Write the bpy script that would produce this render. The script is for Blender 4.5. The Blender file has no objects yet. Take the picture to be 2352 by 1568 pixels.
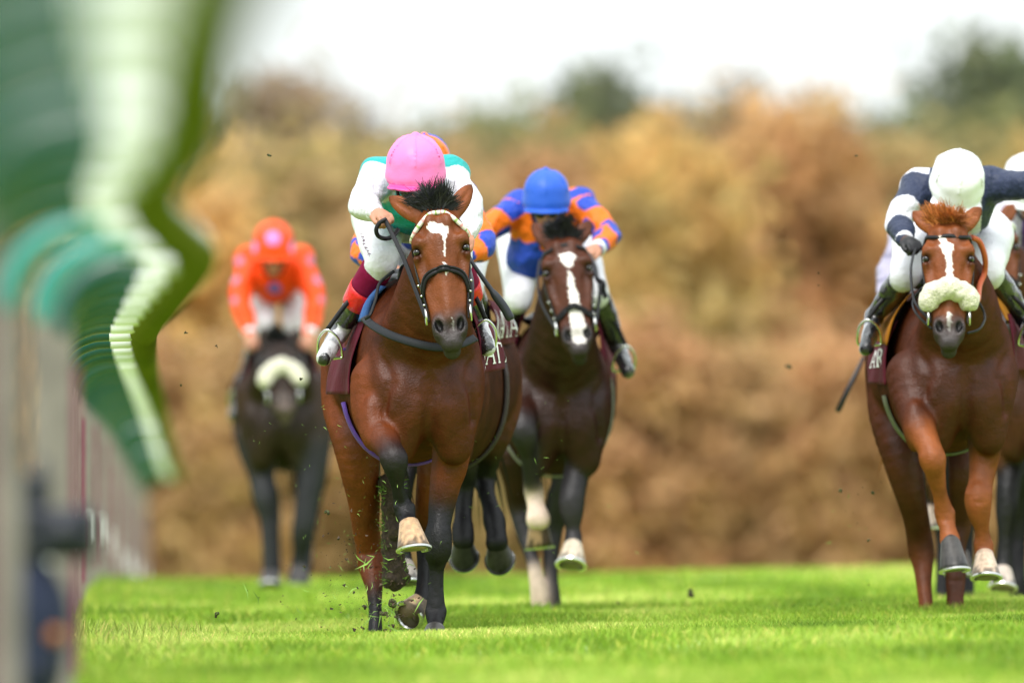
import bpy, math, random
import numpy as np
from mathutils import Vector
rad = math.radians
SC = bpy.context.scene

# ------------------------------------------------------------------ camera, sky, sun, exposure
F = 32667.0; CX = 1176.0; HY = 1078.0; CAMZ = 0.73      # measuring frame of the photograph (2352 wide), 500 mm lens
def P(x, y, Y):
    """a point seen at photo position x, y that stands Y metres down the course"""
    return np.array([(x - CX) * Y / F, Y, CAMZ + (HY - y) * Y / F])
Y1 = 64.69
cam = bpy.data.cameras.new('camera'); camo = bpy.data.objects.new('camera', cam); SC.collection.objects.link(camo)
camo.location = (0, 0, CAMZ); camo.rotation_euler = (rad(90.0) + math.atan(294.0 / F), 0, 0)
cam.lens = 500; cam.sensor_width = 36; cam.clip_start = 0.5; cam.clip_end = 3000
cam.dof.use_dof = True; cam.dof.focus_distance = 64.0; cam.dof.aperture_fstop = 500 / 190.0
SC.camera = camo
SUN_EL, SUN_AZ = rad(52), rad(200)
W = bpy.data.worlds.new('World'); SC.world = W; W.use_nodes = True
nt = W.node_tree; nt.nodes.clear()
sky = nt.nodes.new('ShaderNodeTexSky'); sky.sky_type = 'NISHITA'; sky.sun_disc = False
sky.sun_elevation = SUN_EL; sky.sun_rotation = SUN_AZ; sky.dust_density = 4.0; sky.air_density = 1.0; sky.ozone_density = 1.0
# an overcast day: the clear sky shows through a bright even cloud layer, a little brighter overhead
N_ = nt.nodes; L_ = nt.links
tc = N_.new('ShaderNodeTexCoord'); sx = N_.new('ShaderNodeSeparateXYZ'); L_.new(tc.outputs['Generated'], sx.inputs[0])
mr = N_.new('ShaderNodeMapRange'); mr.inputs[1].default_value = 0.0; mr.inputs[2].default_value = 1.0; mr.inputs[3].default_value = 4.3; mr.inputs[4].default_value = 8.6
L_.new(sx.outputs[2], mr.inputs[0])
cl = N_.new('ShaderNodeMix'); cl.data_type = 'RGBA'; cl.blend_type = 'MULTIPLY'; cl.inputs[0].default_value = 1; cl.inputs[6].default_value = (0.95, 1.0, 1.0, 1)
L_.new(mr.outputs[0], cl.inputs[7])
mx = N_.new('ShaderNodeMix'); mx.data_type = 'RGBA'; mx.inputs[0].default_value = 0.85
L_.new(sky.outputs[0], mx.inputs[6]); L_.new(cl.outputs[2], mx.inputs[7])
bg = N_.new('ShaderNodeBackground'); bg.inputs['Strength'].default_value = 0.12
out = N_.new('ShaderNodeOutputWorld')
L_.new(mx.outputs[2], bg.inputs[0]); L_.new(bg.outputs[0], out.inputs[0])
sl = bpy.data.lights.new('sun', 'SUN'); sl.energy = 1.4; sl.angle = rad(25); sl.color = (1.0, 0.98, 0.95)
so = bpy.data.objects.new('sun', sl); SC.collection.objects.link(so)
# light travels from the sun: behind and above the camera, a little to the left
sd = Vector((math.sin(SUN_AZ) * math.cos(SUN_EL), math.cos(SUN_AZ) * math.cos(SUN_EL), math.sin(SUN_EL)))
so.rotation_euler = (-sd).to_track_quat('-Z', 'Y').to_euler(); so.location = (0, 0, 40)
SC.view_settings.view_transform = 'Standard'; SC.view_settings.look = 'None'; SC.view_settings.exposure = 1.35
SC.view_settings.gamma = 1.0
SC.render.engine = 'CYCLES'
SC.cycles.max_bounces = 6; SC.cycles.use_denoising = True
# ------------------------------------------------------------------ mesh helpers
def nrm(v):
    v = np.asarray(v, float); return v / (np.linalg.norm(v) + 1e-12)
def mkmesh(name, V, faces, col=None, smooth=True, base=(0, 0, 0)):
    V = np.asarray(V, np.float32) - np.asarray(base, np.float32)
    me = bpy.data.meshes.new(name)
    if isinstance(faces, np.ndarray):
        n, k = faces.shape
        me.vertices.add(len(V)); me.vertices.foreach_set('co', V.ravel())
        me.loops.add(n * k); me.loops.foreach_set('vertex_index', faces.astype(np.int32).ravel())
        me.polygons.add(n); me.polygons.foreach_set('loop_start', np.arange(0, n * k, k, dtype=np.int32))
        me.update(calc_edges=True)
    else:
        me.from_pydata(V.tolist(), [], faces)
    if smooth:
        me.polygons.foreach_set('use_smooth', np.ones(len(me.polygons), bool))
    if col is not None:
        c = np.ones((len(V), 4), np.float32); c[:, :3] = col
        a = me.color_attributes.new('Col', 'FLOAT_COLOR', 'POINT'); a.data.foreach_set('color', c.ravel())
    me.validate(); me.update()
    return me
def obj(name, V, faces, mat, parent=None, base=(0, 0, 0), col=None, smooth=True):
    """one mesh object; V in world metres, base = foot of the thing it belongs to"""
    me = mkmesh(name, V, faces, col, smooth, base)
    me.materials.append(mat)
    o = bpy.data.objects.new(name, me); SC.collection.objects.link(o)
    if parent is None: o.location = base
    else: o.parent = parent
    return o
def sub(name, V, faces, mat, parent, col=None, smooth=True):
    """a part: same base as its parent chain's root"""
    r = parent
    while r.parent: r = r.parent
    return obj(name, V, faces, mat, parent, tuple(r.location), col, smooth)
def empty(name, loc):
    o = bpy.data.objects.new(name, None); SC.collection.objects.link(o); o.location = loc; return o
def tag(o, label=None, cat=None, group=None, kind=None):
    if label: o['label'] = label
    if cat: o['category'] = cat
    if group: o['group'] = group
    if kind: o['kind'] = kind
    return o
class MB:
    """collects shapes into one mesh"""
    def __init__(s): s.v = []; s.f = []; s.c = []
    def add(s, V, Fc, col=(1, 1, 1)):
        n = len(s.v); V = [tuple(map(float, p)) for p in V]; s.v += V
        s.f += [tuple(int(i) + n for i in f) for f in Fc]
        c = np.asarray(col, float)
        s.c += [tuple(c)] * len(V) if c.ndim == 1 else [tuple(q) for q in c]
        return s
    def args(s): return s.v, s.f
def spline(pts, n=8, closed=False):
    p = [np.asarray(q, float) for q in pts]; o = []
    m = len(p)
    for i in range(m if closed else m - 1):
        if closed: a, b, c, d = p[i - 1], p[i], p[(i + 1) % m], p[(i + 2) % m]
        else: a, b, c, d = p[max(i - 1, 0)], p[i], p[i + 1], p[min(i + 2, m - 1)]
        for k in range(n):
            t = k / n
            o.append(.5 * ((2 * b) + (c - a) * t + (2 * a - 5 * b + 4 * c - d) * t * t + (3 * b - a - 3 * c + d) * t ** 3))
    if not closed: o.append(p[-1])
    return o
def tube(pts, r, n=10, mb=None, col=(1, 1, 1), cap=True):
    mb = mb or MB(); pts = [np.asarray(p, float) for p in pts]; m = len(pts)
    rs = [r] * m if np.isscalar(r) else list(r)
    V = []; up = np.array([0, 0, 1.0])
    t = nrm(pts[1] - pts[0]); a = np.cross(t, up)
    if np.linalg.norm(a) < .1: a = np.cross(t, [1, 0, 0])
    a = nrm(a)
    for i in range(m):
        t = nrm(pts[min(i + 1, m - 1)] - pts[max(i - 1, 0)])
        a = nrm(a - t * np.dot(a, t)); b = np.cross(t, a)
        for k in range(n):
            q = 2 * math.pi * k / n
            V.append(pts[i] + rs[i] * (math.cos(q) * a + math.sin(q) * b))
    Fc = [(i * n + k, i * n + (k + 1) % n, (i + 1) * n + (k + 1) % n, (i + 1) * n + k) for i in range(m - 1) for k in range(n)]
    if cap: Fc += [tuple(range(n))[::-1], tuple((m - 1) * n + k for k in range(n))]
    return mb.add(V, Fc, col)
def ribbon(pts, w, th, nor, mb=None, col=(1, 1, 1)):
    """flat strap; nor = outward normal(s) of its face"""
    mb = mb or MB(); pts = [np.asarray(p, float) for p in pts]; m = len(pts); V = []
    ws = [w] * m if np.isscalar(w) else list(w)
    for i in range(m):
        t = nrm(pts[min(i + 1, m - 1)] - pts[max(i - 1, 0)])
        nn = np.asarray(nor[i] if np.ndim(nor) == 2 else nor, float); nn = nrm(nn - t * np.dot(nn, t)); s = np.cross(t, nn)
        h = ws[i] / 2; e = th / 2
        for (x, y) in ((-h, -e), (-h * .8, e), (h * .8, e), (h, -e)): V.append(pts[i] + s * x + nn * y)
    Fc = [(i * 4 + k, i * 4 + (k + 1) % 4, i * 4 + 4 + (k + 1) % 4, i * 4 + 4 + k) for i in range(m - 1) for k in range(4)]
    Fc += [(3, 2, 1, 0), tuple((m - 1) * 4 + k for k in range(4))]
    return mb.add(V, Fc, col)
def box(c, h, R=None, mb=None, col=(1, 1, 1), bev=.15):
    """box with cut edges: centre, half sizes, axes"""
    mb = mb or MB(); R = np.eye(3) if R is None else np.asarray(R); h = np.asarray(h, float); b = bev * min(h); V = []; idx = {}
    for s in [(x, y, z) for x in (-1, 1) for y in (-1, 1) for z in (-1, 1)]:
        for ax in range(3):
            q = np.array(s) * (h - b); q[ax] = s[ax] * h[ax]; idx[(s, ax)] = len(V); V.append(np.asarray(c) + R.T @ q)
    Fc = []
    for ax in range(3):
        o = [k for k in range(3) if k != ax]
        for sg in (-1, 1):
            f = []
            for (p, q) in ((-1, -1), (1, -1), (1, 1), (-1, 1)):
                s = [0] * 3; s[ax] = sg; s[o[0]] = p; s[o[1]] = q; f.append(idx[(tuple(s), ax)])
            Fc.append(tuple(f))
        for (p, q) in ((-1, -1), (1, -1), (1, 1), (-1, 1)):
            s0 = [0] * 3; s1 = [0] * 3; s0[ax] = -1; s1[ax] = 1
            for s in (s0, s1): s[o[0]] = p; s[o[1]] = q
            Fc.append((idx[(tuple(s0), o[0])], idx[(tuple(s1), o[0])], idx[(tuple(s1), o[1])], idx[(tuple(s0), o[1])]))
    for s in [(x, y, z) for x in (-1, 1) for y in (-1, 1) for z in (-1, 1)]:
        Fc.append(tuple(idx[(s, k)] for k in range(3)))
    return mb.add(V, Fc, col)

# ------------------------------------------------------------------ implicit bodies: blended tapered limbs, lofts and ellipsoids -> one skin
class Field:
    def __init__(s): s.p = []
    def cone(s, a, b, ra, rb, k=.03, col=None, sq=None, neg=False):
        a = np.asarray(a, np.float32); b = np.asarray(b, np.float32); ab = b - a; L2 = float(ab @ ab) + 1e-9
        def f(p):
            q = p - a; t = np.clip((q @ ab) / L2, 0, 1); e = q - t[..., None] * ab
            if sq is not None:
                U, m = np.asarray(sq[0], np.float32), sq[1]; e = e + (m - 1) * (e @ U)[..., None] * U
            return np.sqrt((e * e).sum(-1)) - (ra + (rb - ra) * t)
        m = max(ra, rb)
        s.p.append((f, np.minimum(a, b) - m, np.maximum(a, b) + m, k, col, neg)); return s
    def chain(s, pts, rs, k=.02, cols=None, sq=None, sub=4, neg=False):
        """one tapered limb through the joints, rounded by a spline, then blended into the body as a whole"""
        g = Field(); pr = [np.array([*map(float, p), float(r)]) for p, r in zip(pts, rs)]
        cc = [None] * (len(pr) - 1) if cols is None else list(cols) if len(cols) == (len(pr) - 1) * sub else [cols[min(i, len(cols) - 1)] for i in range(len(pr) - 1)]
        q = spline(pr, sub)
        for i in range(len(q) - 1): g.cone(q[i][:3], q[i + 1][:3], max(q[i][3], .003), max(q[i + 1][3], .003), 0, cc[i] if len(cc) == len(q) - 1 else cc[i // sub], sq)
        s.p.append((g.p, np.min([t[1] for t in g.p], 0), np.max([t[2] for t in g.p], 0), k, None, neg)); return s
    def ell(s, c, r, R=None, k=.03, col=None, neg=False):
        c = np.asarray(c, np.float32); r = np.asarray(r, np.float32); R = np.eye(3, dtype=np.float32) if R is None else np.asarray(R, np.float32)
        def f(p):
            q = (p - c) @ R.T; k0 = np.sqrt(((q / r) ** 2).sum(-1)); k1 = np.sqrt(((q / (r * r)) ** 2).sum(-1)) + 1e-6
            return k0 * (k0 - 1) / k1
        e = np.abs(R.T) @ r
        s.p.append((f, c - e, c + e, k, col, neg)); return s
    def loft(s, o, U, V, Wv, st, n=2.2, k=.03, col=None):
        """st rows: v, cu, cw, a, b_plus, b_minus"""
        st = np.asarray(st, float); vv = np.linspace(st[0, 0], st[-1, 0], 160)
        tab = []
        for j in range(1, 6):
            sp = np.array(spline([np.array([r[0], r[j]]) for r in st], 24)); tab.append(np.interp(vv, sp[:, 0], sp[:, 1]))
        o, U, V, Wv = [np.asarray(x, np.float32) for x in (o, U, V, Wv)]
        cu, cw, A, Bp, Bm = tab; A = np.maximum(A, .004); Bp = np.maximum(Bp, .004); Bm = np.maximum(Bm, .004)
        def f(p):
            q = p - o; u = q @ U; v = q @ V; w = q @ Wv
            a = np.interp(v, vv, A); w = w - np.interp(v, vv, cw); u = u - np.interp(v, vv, cu)
            b = np.where(w > 0, np.interp(v, vv, Bp), np.interp(v, vv, Bm))
            rho = ((np.abs(u) / a) ** n + (np.abs(w) / b) ** n) ** (1 / n)
            d = (rho - 1) * np.minimum(a, b)
            return np.maximum(d, np.maximum(vv[0] - v, v - vv[-1])).astype(np.float32)
        X = np.concatenate([o + vv[:, None] * V + (cu + su * A)[:, None] * U + (cw + sw)[:, None] * Wv for su in (-1, 1) for sw in (Bp, -Bm)])
        s.p.append((f, X.min(0), X.max(0), k, col, False)); return s
    def mesh(s, vox, smooth=3):
        lo = np.min([q[1] for q in s.p if not q[5]], 0) - 4 * vox; hi = np.max([q[2] for q in s.p if not q[5]], 0) + 4 * vox
        n = np.ceil((hi - lo) / vox).astype(int) + 1
        D = np.full(n, 1.0, np.float32)
        def span(a, b, mg):
            return np.maximum(np.floor((a - mg - lo) / vox).astype(int), 0), np.minimum(np.ceil((b + mg - lo) / vox).astype(int) + 1, n)
        def slabs(f, i0, i1):
            step = max(1, int(1.2e6 / max(1, (i1[1] - i0[1]) * (i1[2] - i0[2]))))
            for x0 in range(i0[0], i1[0], step):
                x1 = min(x0 + step, i1[0])
                ax = [lo[0] + vox * np.arange(x0, x1, dtype=np.float32)] + [lo[j] + vox * np.arange(i0[j], i1[j], dtype=np.float32) for j in (1, 2)]
                p = np.stack(np.meshgrid(*ax, indexing='ij'), -1).astype(np.float32)
                yield x0, x1, f(p).astype(np.float32)
        def blend(S, d, k, neg):
            k = max(k, 1e-4)
            if neg:
                h = np.clip(.5 - .5 * (S + d) / k, 0, 1); S[...] = S * (1 - h) - d * h + k * h * (1 - h)
            else:
                h = np.clip(.5 + .5 * (S - d) / k, 0, 1); S[...] = S * (1 - h) + d * h - k * h * (1 - h)
        for (f, a, b, k, col, neg) in s.p:
            i0, i1 = span(a, b, k + 3 * vox)
            if (i1 <= i0).any(): continue
            if isinstance(f, list):
                T = np.full(i1 - i0, 1.0, np.float32)
                for (g, ga, gb, gk, gc, gn) in f:
                    j0, j1 = span(ga, gb, k + 3 * vox); j1 = np.minimum(j1, i1); j0 = np.maximum(j0, i0)
                    for x0, x1, d in slabs(g, j0, j1):
                        S = T[x0 - i0[0]:x1 - i0[0], j0[1] - i0[1]:j1[1] - i0[1], j0[2] - i0[2]:j1[2] - i0[2]]; np.minimum(S, d, out=S)
                blend(D[i0[0]:i1[0], i0[1]:i1[1], i0[2]:i1[2]], T, k, neg)
            else:
                for x0, x1, d in slabs(f, i0, i1): blend(D[x0:x1, i0[1]:i1[1], i0[2]:i1[2]], d, k, neg)
        ins = D < 0
        c = np.zeros(n - 1, np.int8)
        for i in (0, 1):
            for j in (0, 1):
                for l in (0, 1): c += ins[i:n[0] - 1 + i, j:n[1] - 1 + j, l:n[2] - 1 + l]
        idx = np.argwhere((c > 0) & (c < 8)); cid = np.full(n - 1, -1, np.int32); cid[tuple(idx.T)] = np.arange(len(idx))
        off = np.array([(i, j, l) for i in (0, 1) for j in (0, 1) for l in (0, 1)])
        val = np.stack([D[tuple((idx + o).T)] for o in off], 1)
        acc = np.zeros((len(idx), 3)); cnt = np.zeros(len(idx))
        for i in range(8):
            for j in range(i + 1, 8):
                if np.abs(off[i] - off[j]).sum() != 1: continue
                m = (val[:, i] < 0) != (val[:, j] < 0)
                t = val[m, i] / (val[m, i] - val[m, j])
                acc[m] += off[i] + t[:, None] * (off[j] - off[i]); cnt[m] += 1
        V = lo + vox * (idx + acc / cnt[:, None])
        Q = []
        for ax in range(3):
            a, b = [(1, 2), (2, 0), (0, 1)][ax]
            s0 = [slice(1, -1)] * 3; s1 = [slice(1, -1)] * 3; s0[ax] = slice(0, -1); s1[ax] = slice(1, None)
            A = ins[tuple(s0)]; B = ins[tuple(s1)]; e = np.argwhere(A != B)
            flip = A[tuple(e.T)]
            org = np.ones(3, int); org[ax] = 0; e = e + org
            da = np.zeros(3, int); da[a] = 1; db = np.zeros(3, int); db[b] = 1
            q = np.stack([cid[tuple(x.T)] for x in (e - da - db, e - db, e, e - da)], 1)
            q[~flip] = q[~flip][:, ::-1]; Q.append(q)
        Q = np.concatenate(Q); Q = Q[(Q >= 0).all(1)]
        E = np.concatenate([Q[:, [i, (i + 1) % 4]] for i in range(4)]); E = np.concatenate([E, E[:, ::-1]])
        deg = np.bincount(E[:, 0], minlength=len(V)).astype(float) + 1e-9
        for it in range(smooth):
            for lam in (.55, -.5):
                mean = np.stack([np.bincount(E[:, 0], V[E[:, 1], j], len(V)) for j in range(3)], 1) / deg[:, None]
                V = V + lam * (mean - V)
        return V, Q
    def paint(s, V, default, soft=.012):
        V = np.asarray(V, np.float32); wsum = np.full(len(V), 1e-9); C = np.zeros((len(V), 3))
        flat = []
        for q in s.p:
            if q[5]: continue
            flat += q[0] if isinstance(q[0], list) else [q]
        for (f, a, b, k, col, neg) in flat:
            if col is None: continue
            m = ((V > a - .06) & (V < b + .06)).all(1)
            if not m.any(): continue
            w = np.exp(-np.clip(f(V[m]), -.05, .3) / soft); wsum[m] += w; C[m] += w[:, None] * np.asarray(col)
        C /= wsum[:, None]
        C[wsum < 1e-6] = default
        return C
def wob(V, s, seed=0):
    """cheap smooth noise, about -1..1"""
    r = np.random.RandomState(seed); o = np.zeros(len(V))
    for i in range(7):
        d = r.normal(size=3); d *= s * (0.6 + .9 * r.rand()) / np.linalg.norm(d); o += np.sin(V @ d + r.rand() * 6.28)
    return o / 3.0
def inpoly(x, y, poly):
    c = np.zeros(len(x), bool); n = len(poly)
    for i in range(n):
        (x0, y0), (x1, y1) = poly[i - 1], poly[i]
        m = (y0 > y) != (y1 > y)
        with np.errstate(divide='ignore', invalid='ignore'):
            c ^= m & (x < (x1 - x0) * (y - y0) / (y1 - y0 + 1e-12) + x0)
    return c

# ------------------------------------------------------------------ materials
def mat(name, col=(.5, .5, .5), rough=.5, spec=.5, ior=1.45, vc=False, bump=None, var=0.0, vscale=20, coat=0, sheen=0, metal=0, trans=0):
    m = bpy.data.materials.new(name); m.use_nodes = True; t = m.node_tree; N = t.nodes; Lk = t.links
    b = N['Principled BSDF']; b.inputs['Roughness'].default_value = rough; b.inputs['Specular IOR Level'].default_value = spec
    b.inputs['IOR'].default_value = ior; b.inputs['Metallic'].default_value = metal; b.inputs['Coat Weight'].default_value = coat; b.inputs['Coat Roughness'].default_value = .25
    b.inputs['Sheen Weight'].default_value = sheen
    tc = N.new('ShaderNodeTexCoord')
    if vc:
        a = N.new('ShaderNodeVertexColor'); a.layer_name = 'Col'; src = a.outputs[0]
    else:
        a = N.new('ShaderNodeRGB'); a.outputs[0].default_value = (*col, 1); src = a.outputs[0]
    if var:
        no = N.new('ShaderNodeTexNoise'); no.inputs['Scale'].default_value = vscale; no.inputs['Detail'].default_value = 4
        Lk.new(tc.outputs['Object'], no.inputs['Vector'])
        mr = N.new('ShaderNodeMapRange'); mr.inputs[1].default_value = .3; mr.inputs[2].default_value = .7
        mr.inputs[3].default_value = 1 - var; mr.inputs[4].default_value = 1 + var; Lk.new(no.outputs[0], mr.inputs[0])
        mx = N.new('ShaderNodeMix'); mx.data_type = 'RGBA'; mx.blend_type = 'MULTIPLY'; mx.inputs[0].default_value = 1
        Lk.new(src, mx.inputs[6]); Lk.new(mr.outputs[0], mx.inputs[7]); src = mx.outputs[2]
    Lk.new(src, b.inputs['Base Color'])
    if bump:
        prev = None
        for (sc, st, dist) in bump:
            no = N.new('ShaderNodeTexNoise'); no.inputs['Scale'].default_value = sc; no.inputs['Detail'].default_value = 3
            Lk.new(tc.outputs['Object'], no.inputs['Vector'])
            bp = N.new('ShaderNodeBump'); bp.inputs['Strength'].default_value = st; bp.inputs['Distance'].default_value = dist
            Lk.new(no.outputs[0], bp.inputs['Height'])
            if prev: Lk.new(prev.outputs[0], bp.inputs['Normal'])
            prev = bp
        Lk.new(prev.outputs[0], b.inputs['Normal'])
    if trans:
        tr = N.new('ShaderNodeBsdfTranslucent'); Lk.new(src, tr.inputs['Color']); ms = N.new('ShaderNodeMixShader'); ms.inputs[0].default_value = trans
        o = N['Material Output']; Lk.new(b.outputs[0], ms.inputs[1]); Lk.new(tr.outputs[0], ms.inputs[2]); Lk.new(ms.outputs[0], o.inputs[0])
    return m
M_COAT = mat('horse_coat', vc=True, rough=.38, spec=.5, ior=1.24, var=.22, vscale=11, bump=[(9, .30, .04), (30, .35, .010), (130, .45, .006), (300, .3, .003)])
def furry(m, gloss=.026, rough=.40):
    """hair has no strong edge sheen: swap the surface for plain diffuse with a little even gloss"""
    t = m.node_tree; N = t.nodes; b = N['Principled BSDF']; d = N.new('ShaderNodeBsdfDiffuse'); g = N.new('ShaderNodeBsdfGlossy'); x = N.new('ShaderNodeMixShader')
    g.inputs['Roughness'].default_value = rough; x.inputs[0].default_value = gloss
    for q in ('Base Color', 'Normal'):
        if b.inputs[q].is_linked:
            src = b.inputs[q].links[0].from_socket; t.links.new(src, d.inputs['Color' if q == 'Base Color' else q])
            if q == 'Normal': t.links.new(src, g.inputs[q])
    t.links.new(d.outputs[0], x.inputs[1]); t.links.new(g.outputs[0], x.inputs[2]); t.links.new(x.outputs[0], N['Material Output'].inputs[0])
furry(M_COAT)
M_HAIR = mat('horse_hair', vc=True, rough=.5, spec=.4, ior=1.3)
M_HOOF = mat('hoof_horn', vc=True, rough=.45, bump=[(60, .3, .004)], var=.25, vscale=45)
M_STEEL = mat('steel', (.62, .62, .6), rough=.25, metal=1)
M_EYE = mat('eye_dark', (.006, .004, .003), rough=.08, spec=.7)
M_LEATHER = mat('black_leather', (.008, .008, .009), rough=.42, spec=.5, ior=1.3, bump=[(160, .2, .002)])
M_RUBBER = mat('dark_webbing', (.016, .018, .021), rough=.6, ior=1.25, bump=[(200, .3, .002)])
M_BROW = mat('plaited_band', vc=True, rough=.6)
M_FLEECE = mat('sheepskin', (.78, .74, .58), rough=.9, var=.12, vscale=60, bump=[(110, 1.0, .02), (300, .6, .008)], sheen=.4)
M_CLOTH = mat('cloth', vc=True, rough=.75, ior=1.2, bump=[(14, .35, .02), (90, .2, .004)])
M_SILK = mat('racing_silk', vc=True, rough=.5, spec=.4, ior=1.35, bump=[(16, .6, .035), (45, .45, .012)])
M_BREECH = mat('white_breeches', (.62, .62, .66), rough=.55, bump=[(18, .45, .025), (60, .3, .008)])
M_BOOT = mat('patent_boot', vc=True, rough=.14, spec=.6, coat=.5, bump=[(22, .6, .03)])
M_SKIN = mat('skin', vc=True, rough=.5, spec=.4, bump=[(120, .15, .002)])
M_CAP = mat('cap_silk', vc=True, rough=.45, spec=.4, bump=[(20, .25, .015)])
M_GOGGLE = mat('goggle_lens', (.01, .01, .012), rough=.08, spec=.7)
M_PLASTIC = mat('white_plastic', (.8, .8, .8), rough=.35)
# ------------------------------------------------------------------ the course: ground, grass, rail, trees
def gz(X, Y):
    X = np.asarray(X, float); Y = np.asarray(Y, float)
    a = .022 * np.clip(X + .35, -1.2, 3.2) * np.clip((Y - 20) / 40, 0, 1) - .012
    b = -.0125 * np.clip(Y - 93, 0, None) - .0 ; b = np.maximum(b, -1.75 + .0 * Y); sft = np.clip((Y - 92) / 30, 0, 1)
    u = .012 * np.sin(Y * .55 + X * .4) + .010 * np.sin(Y * 1.3 - X * .7 + 1) + .006 * np.sin(X * 2.1 + Y * .3)
    return a + b * sft ** .5 + u * np.clip(Y / 30, 0, 1) - .012
M_TURF = bpy.data.materials.new('turf'); M_TURF.use_nodes = True
def turf_nodes(m, vc):
    t = m.node_tree; N = t.nodes; L = t.links; b = N['Principled BSDF']; b.inputs['Roughness'].default_value = .6; b.inputs['Specular IOR Level'].default_value = .25
    tc = N.new('ShaderNodeTexCoord'); mp = N.new('ShaderNodeMapping'); mp.inputs['Scale'].default_value = (1, .22, 1); L.new(tc.outputs['Object'], mp.inputs[0])
    n1 = N.new('ShaderNodeTexNoise'); n1.inputs['Scale'].default_value = .9; n1.inputs['Detail'].default_value = 5; L.new(mp.outputs[0], n1.inputs['Vector'])
    r = N.new('ShaderNodeValToRGB'); e = r.color_ramp.elements; e[0].position = .3; e[0].color = (.10, .19, .013, 1); e[1].position = .72; e[1].color = (.38, .46, .10, 1)
    q = e.new(.5); q.color = (.205, .325, .028, 1)
    n2 = N.new('ShaderNodeTexNoise'); n2.inputs['Scale'].default_value = .28; n2.inputs['Detail'].default_value = 2; L.new(mp.outputs[0], n2.inputs['Vector'])
    ma = N.new('ShaderNodeMath'); ma.operation = 'MULTIPLY_ADD'; ma.inputs[1].default_value = .6; ma.inputs[2].default_value = -.30; L.new(n2.outputs[0], ma.inputs[0])
    mb_ = N.new('ShaderNodeMath'); mb_.operation = 'ADD'; L.new(n1.outputs[0], mb_.inputs[0]); L.new(ma.outputs[0], mb_.inputs[1])
    L.new(mb_.outputs[0], r.inputs[0]); src = r.outputs[0]
    if vc:
        a = N.new('ShaderNodeVertexColor'); a.layer_name = 'Col'; mx = N.new('ShaderNodeMix'); mx.data_type = 'RGBA'; mx.blend_type = 'MULTIPLY'; mx.inputs[0].default_value = 1
        L.new(src, mx.inputs[6]); L.new(a.outputs[0], mx.inputs[7]); src = mx.outputs[2]
        tr = N.new('ShaderNodeBsdfTranslucent'); L.new(src, tr.inputs[0]); ms = N.new('ShaderNodeMixShader'); ms.inputs[0].default_value = .35
        L.new(b.outputs[0], ms.inputs[1]); L.new(tr.outputs[0], ms.inputs[2]); L.new(ms.outputs[0], N['Material Output'].inputs[0])
    L.new(src, b.inputs['Base Color'])
turf_nodes(M_TURF, False)
M_GRASS = bpy.data.materials.new('grass_blade'); M_GRASS.use_nodes = True; turf_nodes(M_GRASS, True)
ys = np.concatenate([np.linspace(-30, 40, 15), np.linspace(41, 130, 220), np.linspace(132, 300, 60), np.array([340, 420, 600, 900, 1400])])
xs = np.concatenate([np.array([-900, -500, -250, -120, -60, -30, -15]), np.linspace(-9, 9, 91), np.array([15, 30, 60, 120, 250, 500, 900])])
GX, GY = np.meshgrid(xs, ys); nx = len(xs)
V = np.stack([GX, GY, gz(GX, GY)], -1).reshape(-1, 3); ii = np.arange(len(ys) - 1)[:, None] * nx + np.arange(nx - 1)[None, :]
Q = np.stack([ii, ii + 1, ii + nx + 1, ii + nx], -1).reshape(-1, 4)
tag(obj('ground', V, Q, M_TURF), kind='structure')
def blades(name, x, y, h, w, seed, tint=1.0, lean=.5):
    r = np.random.RandomState(seed); n = len(x); z = gz(x, y) - .004; a = r.rand(n) * math.pi; sx, sy = np.cos(a) * w, np.sin(a) * w * .5
    lx, ly = r.normal(size=n) * h * lean, r.normal(size=n) * h * lean
    V = np.zeros((n, 5, 3)); base = np.stack([x, y, z], 1); off = np.stack([sx, sy, 0 * x], 1)
    V[:, 0] = base - off; V[:, 1] = base + off
    mid = base + np.stack([lx * .35, ly * .35, h * .6], 1); V[:, 2] = mid + off * .75; V[:, 3] = mid - off * .75
    V[:, 4] = base + np.stack([lx, ly, h], 1)
    k = np.arange(n)[:, None] * 5
    F1 = np.concatenate([k + [0, 1, 2], k + [0, 2, 3], k + [3, 2, 4]])
    c = np.ones((n, 5, 3)) * (tint * (.7 + .65 * r.rand(n)))[:, None, None]; dry = r.rand(n) < .10; c[dry] *= (2.1, 1.35, 2.6); c[:, 4] *= 1.12
    o = obj(name, V.reshape(-1, 3), F1.astype(np.int32), M_GRASS, None, (0, 0, 0), c.reshape(-1, 3), smooth=False); return o
rng = np.random.RandomState(8)
def scatter(n, y0, y1, pw=1.0):
    y = y0 + (y1 - y0) * rng.rand(n) ** pw; x = (rng.rand(n) * 2 - 1) * (.0375 * y + .35); return x, y
for (n, y0, y1, h, w) in ((60000, 44, 60, .045, .0045), (150000, 60, 70, .040, .0028), (60000, 70, 86, .045, .005), (40000, 86, 112, .05, .007)):
    x, y = scatter(n, y0, y1); hh = h * (.55 + .8 * rng.rand(n)) * (.75 + .5 * (np.sin(x * 3.1 + y * .8) * np.sin(y * 2.2 - x) * .5 + .5))
    tag(blades('grass', x, y, hh, w, n), 'short green turf of the race course', 'grass', kind='stuff')
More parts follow.
